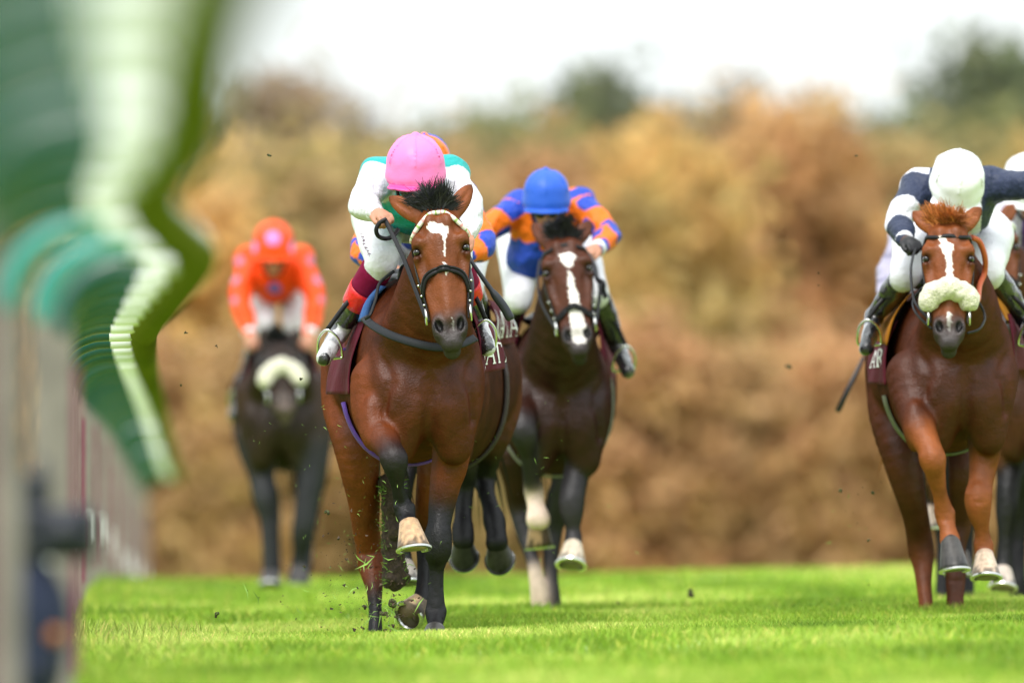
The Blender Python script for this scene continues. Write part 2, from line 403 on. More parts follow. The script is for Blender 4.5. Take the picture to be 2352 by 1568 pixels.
# ---- running rail
RP = [(640, -330, .20), (560, -180, .235), (490, 0, .285), (452, 170, .35), (430, 320, .415), (345, 455, .505), (395, 530, .575), (452, 592, .645), (400, 665, .755), (338, 745, .94), (330, 785, 1.05),
      (340, 850, 1.3), (362, 930, 1.68), (380, 1000, 2.0), (396, 1060, 2.3), (410, 1095, 2.6)]
RW = np.array(spline([P(x, y, r * Y1) for x, y, r in RP], 14))
M_RAIL = bpy.data.materials.new('rail_plastic_with_algae'); M_RAIL.use_nodes = True
t = M_RAIL.node_tree; N = t.nodes; b = N['Principled BSDF']; b.inputs['Roughness'].default_value = .45
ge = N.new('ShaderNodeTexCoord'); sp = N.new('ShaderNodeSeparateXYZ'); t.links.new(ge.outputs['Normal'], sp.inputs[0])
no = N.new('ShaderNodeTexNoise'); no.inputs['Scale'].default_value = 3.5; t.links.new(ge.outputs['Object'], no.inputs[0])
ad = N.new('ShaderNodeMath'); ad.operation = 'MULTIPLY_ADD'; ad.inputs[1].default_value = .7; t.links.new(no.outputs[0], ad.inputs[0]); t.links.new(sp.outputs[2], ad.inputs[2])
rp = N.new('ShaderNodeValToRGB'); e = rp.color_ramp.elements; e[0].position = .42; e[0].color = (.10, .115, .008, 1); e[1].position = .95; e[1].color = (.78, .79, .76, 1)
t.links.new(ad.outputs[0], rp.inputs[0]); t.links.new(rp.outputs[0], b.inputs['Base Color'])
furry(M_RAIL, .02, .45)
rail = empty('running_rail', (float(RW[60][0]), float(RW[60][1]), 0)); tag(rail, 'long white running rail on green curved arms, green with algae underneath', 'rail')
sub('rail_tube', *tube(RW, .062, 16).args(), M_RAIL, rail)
M_ARM = mat('green_arm_paint', (.003, .055, .046), rough=.25, spec=.5, coat=.4); M_ARM_SKYLIT = mat('skylit_green_arm', (.012, .20, .17), rough=.3, spec=.5, coat=.4); M_POST = mat('weathered_post', (.17, .15, .135), rough=.7, var=.25, vscale=6)  # the paler second green has the sky highlight painted into its colour
M_MAROON = mat('maroon_pad', (.14, .02, .05), rough=.6); M_GREYW = mat('white_plate', (.72, .74, .76), rough=.5)
yy = .56 * Y1 - 24.0; k = 0
while yy < 168:
    i = int(np.argmin(np.abs(RW[:, 1] - yy))); c = RW[i]; X0 = c[0] - .40; g = float(gz(X0, c[1])); top = c[2] - .178
    po = sub('post', *box((X0, c[1], (g - .05 + top) / 2), (.032, .028, (top - g + .05) / 2), bev=.2).args(), M_POST, rail, smooth=False)
    a = spline([(X0, c[1], top - .04), (X0 + .006, c[1], top + .02), (X0 + .035, c[1], top + .085), (X0 + .09, c[1], top + .135), (X0 + .16, c[1], top + .165), (X0 + .22, c[1], top + .173), (X0 + .28, c[1], top + .173)], 6)
    sub('arm', *tube(a, .035, 14).args(), M_ARM_SKYLIT if .53 < c[1] / Y1 < .635 else M_ARM, po)
    sub('collar', *tube([(X0 + .235, c[1], top + .173), (X0 + .25, c[1], top + .173), (X0 + .335, c[1], top + .175), (X0 + .35, c[1], top + .175)], [.030, .037, .037, .030], 14).args(), M_GREYW, po)
    if k % 4 == 1: sub('pad', *box((X0 + .042, c[1] - .01, g + .62), (.009, .018, .46), bev=.2).args(), M_MAROON, po, smooth=False)
    if k % 2 == 0: sub('plate', *box((X0 + .01, c[1] - .034, g + .44), (.018, .004, .09), bev=.2).args(), M_GREYW, po, smooth=False)
    yy += 2.1 if yy < .5 * Y1 else 3.1; k += 1
# long grass left standing under the rail
n = 16000; i = rng.randint(40, len(RW), n); x = RW[i, 0] - .40 + rng.normal(size=n) * .30; y = RW[i, 1] + (rng.rand(n) - .5) * 1.2
tag(blades('grass', x, y, .045 + .075 * rng.rand(n), .004, 77, .75, .35), 'longer darker grass along the foot of the rail posts', 'grass', kind='stuff')
# ---- remote camera clamped low beside the rail
M_BODY = mat('camera_black', (.008, .010, .018), rough=.5); M_LENS = mat('lens_glass', (.01, .01, .02), rough=.05, spec=.8); M_NAVY = mat('navy_cover', (.010, .016, .045), rough=.8)
YC = .585 * Y1
rb = P(70, 1540, YC); rc_ = empty('remote_camera', tuple(rb)); tag(rc_, 'dark remote camera with navy rain cover at the foot of the rail', 'camera')
def cm(name, mb, m, parent=None): return sub(name, *mb.args(), m, parent or rc_, smooth=False)
bd = cm('camera_body', box(P(84, 1225, YC), (.16, .08, .07), bev=.25), M_BODY)
cm('battery_grip', box(P(50, 1150, YC + .02), (.075, .05, .075), bev=.25), M_BODY, bd)
sub('lens', *tube([P(150, 1225, YC), P(150, 1225, YC - .16), P(150, 1225, YC - .17), P(150, 1225, YC - .26)], [.045, .047, .054, .056], 24).args(), M_BODY, bd)
sub('antenna', *tube([P(100, 1180, YC), P(101, 1050, YC)], [.014, .010], 10).args(), M_BODY, bd)
sub('clamp_arm', *tube(spline([P(60, 1270, YC), P(75, 1330, YC), P(120, 1370, YC), P(105, 1400, YC)], 5), .03, 12).args(), M_BODY, rc_)
f = Field(); f.ell(P(45, 1455, YC), (.13, .09, .22), None, .04); f.ell(P(85, 1400, YC), (.08, .07, .07), None, .05); f.ell(P(30, 1530, YC), (.11, .09, .07), None, .05); f.cone(P(30, 1270, YC), P(45, 1400, YC), .055, .07, .05)
V, Q = f.mesh(.012, 2); V = V + np.stack([wob(V, 22, j) for j in (1, 2, 3)], 1) * .01; sub('rain_cover', V, Q, M_NAVY, rc_)
sub('stand_leg', *tube([P(80, 1440, YC), P(115, 1568, YC - .1)], .014, 10).args(), M_BODY, rc_); sub('stand_leg', *tube([P(60, 1440, YC), P(20, 1568, YC + .1)], .014, 10).args(), M_BODY, rc_)
sub('tally_lamp', *tube([P(128, 1458, YC - .11), P(128, 1458, YC - .13)], .022, 16).args(), mat('amber_lens', (.32, .10, .015), .3), rc_)
# ---- autumn trees beyond the course
M_BARK = mat('bark', (.075, .055, .04), rough=.9, var=.3, vscale=8, bump=[(18, .6, .03)]); M_LEAF = mat('leaf', vc=True, rough=.7, spec=.2, trans=.45)
def tree(px, top, Y, wpx, cols, label, base=-1.75, nl=4200, leaf=.15, cat='tree', low=.04, shape=.55, name='tree', group='autumn trees beyond the course'):
    rg = np.random.RandomState(int(px * 3 + top + Y)); c = P(px, top, Y); H_ = c[2] - base; Rr = wpx / 2 * Y / F; foot = np.array([c[0], Y, base])
    root = empty(name, tuple(foot)); tag(root, label, cat, group)
    mb = MB(); tr = [foot + np.array([rg.normal() * .03 * H_ * t, rg.normal() * .03 * H_ * t, H_ * t]) for t in np.linspace(0, .8, 6)]
    tube(tr, np.linspace(.035, .008, 6) * H_, 10, mb)
    cl = []
    nc = 150
    for i in range(nc):
        t = low + (1 - low) * rg.rand() ** .95; prof = max(.12, 1 - max(0, (t - .42) / .6) ** 2.2) ** .5 * min(1, .72 + t * .8); a = rg.rand() * 6.283; rr = Rr * prof * (.25 + .75 * rg.rand() ** .5)
        p = foot + np.array([math.cos(a) * rr, math.sin(a) * rr, H_ * .92 * t]); cl.append((p, Rr * (.15 + .16 * rg.rand()) * (1 - .3 * t), rg.randint(len(cols)), .88 + .24 * rg.rand()))
        if i < 16:
            k0 = tr[min(5, int(t * 5))]; tube(spline([k0, .5 * (k0 + p) + np.array([0, 0, .1 * H_ * .3]), p], 4), np.linspace(.012, .003, 9) * H_, 6, mb)
    for e_ in (-.35, 0, .3): cl.append((foot + np.array([e_ * Rr, 0, H_ * (.93 - abs(e_) * .12)]), Rr * .25, 0, 1))
    sub('trunk', *mb.args(), M_BARK, root)
    m = nl // len(cl); Vs = []; Cs = []
    for (p, r, ci, br) in cl:
        d = rg.normal(size=(m, 3)); d /= np.linalg.norm(d, axis=1)[:, None]; q = p + rg.normal(size=(m, 3)) * r * np.array((1.15, 1.15, 1.0)) * np.where(rg.rand(m, 1) < .4, .6, 1.35)
        q[:, 2] = np.maximum(q[:, 2], base + .05)
        a = rg.normal(size=(m, 3)); a /= np.linalg.norm(a, axis=1)[:, None]; b = np.cross(a, rg.normal(size=(m, 3))); b /= np.linalg.norm(b, axis=1)[:, None]
        s = leaf * (.6 + .8 * rg.rand(m, 1)); Vs.append(np.stack([q - a * s, q + b * s * .6, q + a * s, q - b * s * .6], 1))
        cc = (.55 * np.array(cols[ci]) + .45 * np.mean(cols, 0)) * br * (.75 + .5 * rg.rand(m, 1)); Cs.append(np.repeat(cc[:, None], 4, 1))
    V = np.concatenate(Vs).reshape(-1, 3); C = np.concatenate(Cs).reshape(-1, 3)
    sub('crown', V, np.arange(len(V), dtype=np.int32).reshape(-1, 4), M_LEAF, root, C, smooth=False)
    return root
TAN = (0.617, 0.396, 0.191); BRN = (0.395, 0.245, 0.121); ORA = (0.680, 0.397, 0.140); OLV = (0.319, 0.276, 0.112); YEL = (0.681, 0.479, 0.178); RUS = (0.504, 0.258, 0.133); GRN = (0.168, 0.199, 0.083); DGR = (0.113, 0.143, 0.096); GRY = (0.266, 0.245, 0.199); MAU = (0.353, 0.268, 0.225)
front = [(430, 400, 232, 420, [TAN, YEL, ORA], 'tan autumn tree behind the white rail'), (700, 330, 240, 420, [OLV, BRN, OLV, TAN], 'olive brown autumn tree behind the orange-capped jockey'),
         (980, 350, 236, 400, [BRN, TAN, OLV], 'brown autumn tree behind the pink-capped jockey'), (1250, 330, 242, 400, [BRN, TAN, RUS], 'russet brown autumn tree behind the blue-capped jockey'),
         (1530, 300, 234, 400, [ORA, YEL, OLV, TAN], 'golden orange autumn tree right of the blue-capped jockey'), (1830, 235, 238, 430, [TAN, ORA, BRN, RUS], 'tall rusty tan autumn tree left of the white-capped jockey'),
         (2130, 330, 243, 380, [OLV, TAN, GRN], 'olive and tan autumn tree behind the white-capped jockey'), (2400, 300, 236, 400, [YEL, OLV, TAN], 'yellow olive autumn tree at the right edge'),
         (150, 360, 240, 420, [TAN, OLV], 'tan and olive autumn tree behind the near end of the rail'), (-150, 340, 236, 420, [BRN, TAN], 'brown autumn tree beyond the left edge of the course'), (2680, 300, 236, 420, [TAN, BRN], 'tan brown autumn tree beyond the right edge of the course')]
for a in front: tree(*a, nl=9000, leaf=.19)
bush = [(360, 800, 226, 330, [BRN, RUS, TAN]), (600, 760, 224, 330, [TAN, BRN]), (840, 820, 226, 330, [OLV, BRN]), (1060, 780, 224, 330, [BRN, OLV, TAN]), (1290, 820, 226, 330, [RUS, BRN]), (1500, 760, 224, 330, [RUS, TAN, BRN]), (1720, 800, 226, 330, [BRN, TAN, OLV]), (1930, 770, 224, 330, [RUS, BRN, TAN]), (2150, 800, 226, 330, [OLV, BRN]), (2370, 780, 224, 330, [BRN, TAN])]
bl = ['brown thicket behind the rail posts', 'tan thicket behind the black horse', 'olive brown thicket left of the leading bay', 'brown olive thicket behind the leading bay', 'russet thicket behind the horse with the blaze', 'russet and tan thicket right of the horse with the blaze', 'brown and tan thicket in the open middle gap', 'russet brown thicket left of the chestnut', 'olive thicket behind the chestnut', 'brown thicket at the right edge']
for a, l in zip(bush, bl): tree(*a, l, nl=5400, leaf=.18, cat='shrub', low=.0, name='shrub', group='autumn thickets beyond the course')
back = [(610, 122, 330, 400, [MAU, GRY, BRN], 'broad mauve brown tree rising above the left of the wood'), (790, 172, 345, 260, [MAU, GRY], 'low mauve tree beside the broad mauve brown tree'), (450, 200, 340, 240, [GRY, MAU], 'grey tree half hidden by the near rail'), (1060, 215, 330, 360, [GRN, OLV, GRY], 'green tree above the blue-capped jockey'),
        (1375, 98, 335, 330, [DGR, GRY, GRN], 'tall blue-green tree on the skyline'), (1240, 205, 332, 340, [GRN, OLV], 'green tree left of the tall blue-green skyline tree'), (1530, 195, 338, 340, [GRN, DGR, GRY], 'dark green tree right of the tall blue-green skyline tree'), (1690, 150, 335, 380, [MAU, BRN, GRN], 'mauve brown tree on the skyline'),
        (1880, 215, 340, 340, [GRN, MAU, TAN], 'greenish tree in the skyline dip'), (2040, 225, 336, 320, [GRN, GRY], 'dull green tree left of the tallest tree'), (2270, 36, 330, 400, [DGR, GRN, GRY], 'tallest dark green tree at the top right'), (2170, 140, 338, 260, [DGR, GRY], 'dark green tree against the tallest tree'), (2450, 60, 335, 320, [DGR, GRN], 'dark green tree beyond the right edge'), (900, 285, 336, 300, [OLV, TAN, GRN], 'olive tree in the skyline dip on the left')]
for a in back: tree(*a, nl=4200, leaf=.22, group='taller trees behind the wood')
for i, (px, top) in enumerate(((500, 330), (760, 320), (1000, 320), (1250, 290), (1480, 280), (1760, 270), (2000, 300), (2260, 270))):
    tree(px, top, 275 + 5 * (i % 2), 400, [[TAN, OLV, GRN], [OLV, BRN, YEL], [BRN, GRN], [GRN, OLV], [ORA, GRN], [RUS, TAN], [OLV, GRN, TAN], [GRN, DGR, YEL]][i], ['tan and olive tree deep in the wood on the left', 'yellow olive tree deep in the wood behind the bare tree', 'brown green tree in the wood above the pink cap', 'green olive tree in the wood above the blue cap', 'orange and green tree in the middle of the wood', 'russet tree in the middle of the wood', 'olive tree in the wood left of the dark tall tree', 'green tree in the wood under the dark tall tree'][i], nl=8000, leaf=.20, group='trees inside the wood')
for px, top, l in ((120, 330, 'brown olive tree deep in the wood behind the rail'), (-140, 320, 'green brown tree deep in the wood left of the rail'), (2560, 280, 'green tree deep in the wood beyond the right edge')):
    tree(px, top, 278, 420, [OLV, BRN, GRN], l, nl=5000, leaf=.2, group='trees inside the wood')
# ---- turf thrown up by the hooves
M_SOIL = mat('soil', vc=True, rough=.95)
def clod(c, r, seed, green=.0):
    f = Field(); rg = np.random.RandomState(seed)
    for i in range(5): f.ell(c + rg.normal(size=3) * r * .45, r * (.35 + .4 * rg.rand(3)), None, r * .3)
    V, Q = f.mesh(max(.0025, r * .16), 1); C = np.tile(np.array((.03, .019, .011)), (len(V), 1)) * (.6 + .9 * rg.rand(len(V), 1)); C[rg.rand(len(V)) < green] = (.10, .2, .03)
    return V, Q, C
CL = [(748, 1177, .012), (618, 357, .009), (497, 1410, .012), (427, 765, .007), (415, 884, .007), (497, 796, .006), (905, 1390, .022), (880, 1408, .017), (838, 1392, .011), (812, 1360, .008), (1585, 1362, .02), (1812, 842, .012), (1966, 357, .006), (1880, 627, .006), (1880, 655, .005), (2004, 1130, .012), (1994, 1240, .009), (1930, 1128, .010), (690, 870, .008), (1420, 1385, .009), (700, 1300, .007)]
wh = ['just left of the leading bay hind leg', 'high against the sky left of the pink cap', 'over the grass left of the leading bay', 'between the rail and the orange jockey', 'beside the white rail tube', 'left of the orange sleeve', 'beside the raised hind hoof of the leading bay', 'just above the grass by the leading bay hind hoof', 'left of the planted hind leg of the leading bay', 'low in front of the black horse', 'on the open turf in the middle', 'in the middle gap beyond the blue-capped jockey', 'near the sky left of the white cap', 'left of the lilac sleeve', 'just below the one left of the lilac sleeve', 'close to the chestnut hind leg', 'low by the chestnut hock', 'level with the chestnut knee', 'on the sheepskin of the black horse', 'under the horse with the blaze', 'at the feet of the black horse']
for i, ((x, y, r), w_) in enumerate(zip(CL, wh)):
    c = P(x, y, 63.6 if x < 1300 else 68 if x > 1850 else 72); V, Q, C = clod(c, r, i, .12); tag(obj('soil_clod', V, Q, M_SOIL, None, tuple(c), C), 'dark clod of soil flying ' + w_, 'clod', 'clods of turf kicked up')
mb = MB(); rg = np.random.RandomState(3)
def bits(n, cx, cy, sx, sy, Y, r0, r1, grass=.25):
    for i in range(n):
        c = P(cx + rg.normal() * sx, cy + rg.normal() * sy, Y + rg.normal() * .4); r = r0 + (r1 - r0) * rg.rand() ** 3
        if rg.rand() < grass:
            d = nrm(rg.normal(size=3)) * r * 5; s_ = nrm(np.cross(d, [0, 1, 0])) * r * .35; k = nrm(rg.normal(size=3)) * r * 1.5
            mb.add([c - d, c + s_ + k, c + d, c - s_ + k], [(0, 1, 2, 3)], np.array((.22, .36, .08)) * (.6 + .8 * rg.rand()))
        else:
            V = [c + nrm(rg.normal(size=3)) * r * (.6 + .6 * rg.rand()) for _ in range(5)]
            mb.add(V, [(0, 1, 2), (0, 2, 3), (0, 3, 4), (1, 2, 4), (2, 3, 4), (0, 1, 4)], np.array((.035, .022, .013)) * (.6 + 1.5 * rg.rand()))
bits(320, 850, 1340, 60, 75, 64.2, .002, .012); bits(140, 900, 1408, 24, 26, 64.0, .002, .015, .2); bits(150, 800, 1180, 70, 110, 64.2, .0015, .004, .4); bits(70, 650, 1020, 50, 70, 64.2, .0015, .0035, .2); bits(90, 760, 1370, 120, 45, 64, .002, .009, .1)
bits(50, 1170, 1080, 90, 90, 66, .0015, .004, .6); bits(60, 1990, 1180, 50, 110, 68, .002, .006, .4); bits(40, 520, 900, 120, 260, 64, .0015, .004, .05); bits(30, 1400, 1250, 120, 110, 70, .002, .004, .4)
o = obj('flying_soil', *mb.args(), M_SOIL, None, (0, 0, 0), np.array(mb.c), smooth=False); tag(o, 'spray of soil crumbs and cut grass thrown up by the hooves', 'soil spray', kind='stuff')
f = Field(); rg = np.random.RandomState(12); YD = Y1 + .95
for i in range(70):
    t = rg.rand(); f.ell(P(898 + 12 * t + rg.normal() * 9, 1098 + 240 * t, YD + rg.normal() * .02), .014 + .026 * rg.rand(3), None, .012)
f.chain([P(897, 1100, YD), P(900, 1200, YD), P(908, 1330, YD)], [.03, .045, .05], .02)
V, Q = f.mesh(.007, 1); V = V + np.stack([wob(V, 140, j) for j in (1, 2, 3)], 1) * .006; C = np.tile(np.array((.03, .02, .012)), (len(V), 1)) * (.5 + 1.1 * rg.rand(len(V), 1))
dv = obj('turf_divot', V, Q, M_SOIL, None, tuple(P(905, 1340, YD)), C); tag(dv, 'long strip of turf torn up and hanging behind the leading bay legs', 'turf divot')
mb = MB()
for i in range(130):
    t = rg.rand(); sd_ = -1 if rg.rand() < .7 else 1; c = P(898 + 12 * t + sd_ * (20 + 6 * rg.rand()) * rg.rand() ** .3, 1095 + 250 * t, YD - .05 * rg.rand()); d = nrm(np.array([sd_ * .6, -.3, .3]) + rg.normal(size=3) * .5) * (.02 + .03 * rg.rand()); s_ = nrm(np.cross(d, [0, 1, 0])) * .0022
    mb.add([c - s_, c + s_, c + d * .6 + s_ * .8, c + d], [(0, 1, 2, 3)], np.array((.09, .17, .02)) * (.5 + .9 * rg.rand()))
sub('grass', *mb.args(), M_SOIL, dv, np.array(mb.c), smooth=False)['kind'] = 'stuff'
# ------------------------------------------------------------------ horses
BAY = (.064, .0142, .0034); BLACK = (.010, .0095, .011); PALE = (.50, .31, .17); WHITE = (.75, .70, .66)
HEAD_T = [-.07, 0, .06, .13, .22, .30, .40, .50, .60, .70, .80, .88, .94, 1.0]
HEAD_A = [.045, .088, .108, .120, .129, .126, .122, .115, .103, .092, .085, .084, .072, .038]
HEAD_F = [.03, .055, .075, .083, .088, .086, .078, .068, .058, .052, .050, .050, .045, .02]
HEAD_B = [.05, .10, .14, .17, .20, .22, .22, .19, .14, .115, .10, .095, .085, .04]
TORSO = [  # ly, height of axis, half width, above, below
    (-.47, 1.12, .05, .06, .08), (-.42, 1.12, .15, .16, .17), (-.34, 1.13, .215, .24, .24), (-.2, 1.15, .25, .33, .29),
    (-.02, 1.17, .262, .42, .34), (.18, 1.17, .275, .46, .38), (.5, 1.17, .295, .42, .39), (.85, 1.19, .285, .40, .33),
    (1.12, 1.24, .262, .31, .30), (1.38, 1.24, .225, .235, .26), (1.55, 1.21, .16, .17, .21), (1.64, 1.22, .06, .09, .1)]
class Horse:
    def __init__(s, Y, cx, z0, yaw, poll, nose, ears, legs, coat, size=1.0, vox=.009, head_coat=None, points=BLACK, muzzle=(.028, .023, .023),
                 blaze=(), white=WHITE, label='', label_group=None, roll=0, dz=0, hs=1.0, yaw_head=0, muzzle_white=False, eye_l=True):
        s.Y = Y; s.z0 = z0; s.coat = np.array(coat)
        o = P(cx, HY, Y); s.o = np.array([o[0], Y, z0]); c, n = math.cos(yaw), math.sin(yaw)
        s.U = np.array([c, n, 0]); s.V = np.array([-n, c, 0]); s.W = np.array([0, 0, 1.0])
        s.size = size
        q = s.q = lambda x, y, ly: P(x, y, Y + ly)
        s.loc = lambda lx, ly, lz: s.o + size * (lx * s.U + ly * s.V + (lz + dz) * s.W)
        L = s.loc; f = s.f = Field()
        hc = np.array(head_coat if head_coat is not None else coat)
        # head frame
        p0 = q(*poll); p1 = q(*nose); s.p0 = p0; s.HL = HL = np.linalg.norm(p1 - p0); s.hv = hv = nrm(p1 - p0)
        cr = np.array([math.cos(yaw_head), math.sin(yaw_head), 0]); s.hu = hu = nrm(cr - hv * np.dot(cr, hv)); s.hw = hw = np.cross(hv, hu)
        if hw[1] > 0: s.hw = hw = -hw
        g = s.hs = HL / .66 * hs
        H = s.H = lambda u, t, w: p0 + hu * u * g + hv * t * HL + hw * w * g
        # trunk
        st = [(ly * size, 0, (cz + dz) * size, a * size, bt * size, bb * size) for (ly, cz, a, bt, bb) in TORSO]
        f.loft(s.o, s.U, s.V, s.W, st, 2.15, .05, coat)
        for sg in (-1, 1):
            R = np.array([s.U, s.V, s.W])
            f.ell(L(sg * .185, -.13, 1.16), np.array((.085, .2, .27)) * size, R, .06, coat)
            f.ell(L(sg * .17, -.30, 1.13), np.array((.095, .12, .19)) * size, R, .05, coat)
            f.ell(L(sg * .105, -.40, 1.08), np.array((.10, .07, .15)) * size, R, .04, coat)
            f.ell(L(sg * .13, -.335, .96), np.array((.095, .09, .17)) * size, R, .06, coat)
            f.cone(L(sg * .055, -.40, 1.02), L(sg * .125, -.33, .84), .06 * size, .07 * size, .05, coat)
            f.cone(L(sg * .225, -.30, 1.36), L(sg * .175, -.46, 1.14), .006, .010, .05, neg=True)
            f.cone(L(sg * .19, -.44, 1.12), L(sg * .205, -.40, .97), .008, .006, .045, neg=True)
            f.cone(L(sg * .295, -.10, 1.38), L(sg * .285, -.06, 1.02), .010, .008, .06, neg=True)
            f.ell(L(sg * .16, 1.15, 1.22), np.array((.13, .33, .27)) * size, R, .08, coat)
        f.cone(L(0, -.505, 1.18), L(0, -.43, .84), .010, .012, .045, neg=True)
        # neck
        nb = L(0, -.12, 1.28); nm = L(0, -.42, 1.45); nt_ = H(0, .12, -.13)
        mid = .5 * (nm + nt_) + np.array([0, 0, .02])
        f.chain([nb, nm, mid, nt_], [.27 * size, .215 * size, .165 * size, .125 * size], .06, [coat] * 3, (s.U, 1.32))
        f.cone(L(0, -.05, 1.52), H(0, .02, -.06), .07, .05, .06, coat)
        for sg in (-1, 1): f.cone(L(sg * .11, -.30, 1.30), mid + s.U * sg * .06, .12 * size, .07 * size, .05, coat)
        # head
        st = [(t * HL, 0, 0, a * g, bf * g, bb * g) for t, a, bf, bb in zip(HEAD_T, HEAD_A, HEAD_F, HEAD_B)]
        f.loft(p0, hu, hv, hw, st, 2.35, .03, hc)
        R = np.array([hu, hv, hw])
        for sg in (-1, 1):
            f.ell(H(sg * .108, .225, .05), np.array((.032, .045, .034)) * g, R, .018, hc)
            f.ell(H(sg * .118, .335, .045), np.array((.022, .022, .028)) * g, R, .016, hc * .5)
            f.ell(H(sg * .126, .285, .068), np.array((.018, .020, .02)) * g, R, .012, neg=True)
            f.cone(H(sg * .04, .05, .07), H(sg * .09, .2, .066), .022 * g, .026 * g, .03, hc)
            f.ell(H(sg * .085, .13, .083), np.array((.022, .035, .02)) * g, R, .03, neg=True)
            f.cone(H(sg * .112, .37, .028), H(sg * .082, .57, .024), .017 * g, .012 * g, .02, hc)
            f.ell(H(sg * .088, .52, .062), np.array((.016, .11, .016)) * g, R, .03, neg=True)
            f.ell(H(sg * .05, .86, .04), np.array((.036, .062, .032)) * g, R, .016, muzzle)
            f.ell(H(sg * .02, .97, .022), np.array((.034, .05, .04)) * g, R, .02, muzzle)
        f.cone(H(0, .22, .07), H(0, .8, .045), .036 * g, .028 * g, .03, hc)
        f.ell(H(0, 1.01, -.045), np.array((.042, .042, .045)) * g, R, .02, muzzle)
        a_ = rad(18)
        for sg in (-1, 1):
            Rn = np.array([hu * math.cos(a_) + sg * hv * math.sin(a_), hv * math.cos(a_) - sg * hu * math.sin(a_), hw])
            f.ell(H(sg * .052, .862, .075), np.array((.019, .042, .036)) * g, Rn, .012, neg=True)
        f.cone(H(-.08, 1.0, .0), H(.08, 1.0, .0), .007, .007, .012, neg=True)
        # ears
        for sg, (ex, ey, el) in zip((-1, 1), ears):
            b = H(sg * .072, -.005, -.015); tp = q(ex, ey, el); d = nrm(tp - b); m1 = b + (tp - b) * .42
            fr = nrm(np.array([sg * .35, -1, .1])); fr = nrm(fr - d * np.dot(fr, d))
            side = nrm(np.cross(d, fr))
            f.chain([b, b + (tp - b) * .3, m1 + (tp - b) * .12, b + (tp - b) * .8, tp], np.array([.038, .046, .045, .030, .005]) * g, .016, [hc * 1.2, hc * 1.35, hc * 1.35, hc * .5], (fr, 2.0))
            f.chain([b + (tp - b) * .28 + fr * .024 * g, m1 + fr * .026 * g, b + (tp - b) * .8 + fr * .016 * g], np.array([.006, .011, .004]) * g, .012, neg=True)
        # legs
        s.hoofs = []
        for lg in legs:
            pts = [q(a, b, c) for (a, b, c, r) in lg['pts']]; mm = [(Y + c) / F for (a, b, c, r) in lg['pts']]
            rs = [r * m for (a, b, c, r), m in zip(lg['pts'], mm)]
            if lg.get('cols'): cols = lg['cols']
            else:
                yy_ = np.array(spline([np.array([b]) for (a, b, c, r) in lg['pts']], 4))[:, 0]
                mixw = np.clip((.5 * (yy_[1:] + yy_[:-1]) - lg['dark']) / 45 + .5, 0, 1)
                cl_ = np.array(coat) * (1.85, 1.9, 1.7); cols = [cl_ * (1 - w) + np.array(points) * w for w in mixw]
            f.chain(pts, rs, .022, cols)
            for i_ in range(len(pts) - 1):      # the groove between cannon bone and tendon, and the small bones of the joints
                if vox < .009 and lg['pts'][i_][3] < 21 and lg['pts'][i_ + 1][3] < 21:
                    for sg in (-1, 1):
                        ofs = lambda r: s.U * sg * r * .74 + np.array([0, -r * .62, 0])
                        f.cone(pts[i_] + ofs(rs[i_]), pts[i_ + 1] + ofs(rs[i_ + 1]), .004, .004, .010, neg=True)
                if vox < .009 and lg['pts'][i_][3] > max(lg['pts'][i_ - 1][3] if i_ else 99, lg['pts'][i_ + 1][3]) and i_ > 2:
                    for sg in (-1, 1): f.ell(pts[i_] + s.U * sg * rs[i_] * .72 + np.array([0, -rs[i_] * .35, .012]), (.014, .016, .02), None, .012, cols[min(len(cols) - 1, i_ * 4)])
                    f.cone(pts[i_] + np.array([-.03, -rs[i_] * 1.02, -.028]), pts[i_] + np.array([.03, -rs[i_] * 1.02, -.028]), .003, .003, .012, neg=True)
            if pts[0][1] < Y + .4:   # forearm muscle and the hollow inside the elbow
                a_, b_ = pts[1], pts[min(4, len(pts) - 1)]; sx_ = np.sign((pts[1] - s.o) @ s.U)
                f.ell(a_ + (b_ - a_) * .35 + s.U * sx_ * rs[2] * .45 + np.array([0, -.02, 0]), (.045, .05, .12), None, .035, np.array(coat) * (1.6, 1.65, 1.5))
            if 'hoof' in lg: s.hoofs.append((lg, pts[-1]))
        V, Q = f.mesh(vox, 3)
        C = f.paint(V, coat)
        d = V - p0; t = d @ hv / HL; u = d @ hu / g; w = d @ hw / g
        onhead = (w > -.13) & (t > -.15) & (t < 1.12) & (np.abs(u) < .2)
        for poly in blaze:
            m = onhead & (w > .0) & inpoly(u + .0035 * wob(V, 190, 5), t + .006 * wob(V, 160, 6), poly)
            C[m] = white
        nost = onhead & (((np.abs(u) - .056) / .024) ** 2 + ((t - .862) / .05) ** 2 < 1) & (w < .068 - .2 * np.abs(t - .86)) & (w > .0)
        mz = np.clip((t - .74 + .03 * wob(V, 40, 3)) / .12, 0, 1) * onhead * (1 if not muzzle_white else .3)
        C = C * (1 - mz[:, None] * .85) + np.array(muzzle) * mz[:, None] * .85
        for sg in (-1, 1):
            k_ = np.clip(1.3 - (((u - sg * .115) / .03) ** 2 + ((t - .29) / .055) ** 2), 0, 1) * onhead * (w > -.02); C *= (1 - .62 * k_)[:, None]
        C[nost] = np.array(muzzle) * .18
        C *= (1 + .05 * wob(V, 7, 1))[:, None]
        s.base = np.array([s.o[0], Y + .5, z0])
        s.root = obj('racehorse', V, Q, M_COAT, None, tuple(s.base), C)
        tag(s.root, label, 'horse', label_group)
        for sg in (-1, 1):
            e = Field().ell(H(sg * .1165, .285, .052), np.array((.018, .021, .019)) * g)
            v, qd = e.mesh(.004, 1); s.part('eye', v, qd, M_EYE)
        for lg, cor in s.hoofs: s.hoof(lg, cor)
    def part(s, name, V, Fc, m, parent=None, col=None, smooth=True):
        return sub(name, V, Fc, m, parent or s.root, col, smooth)
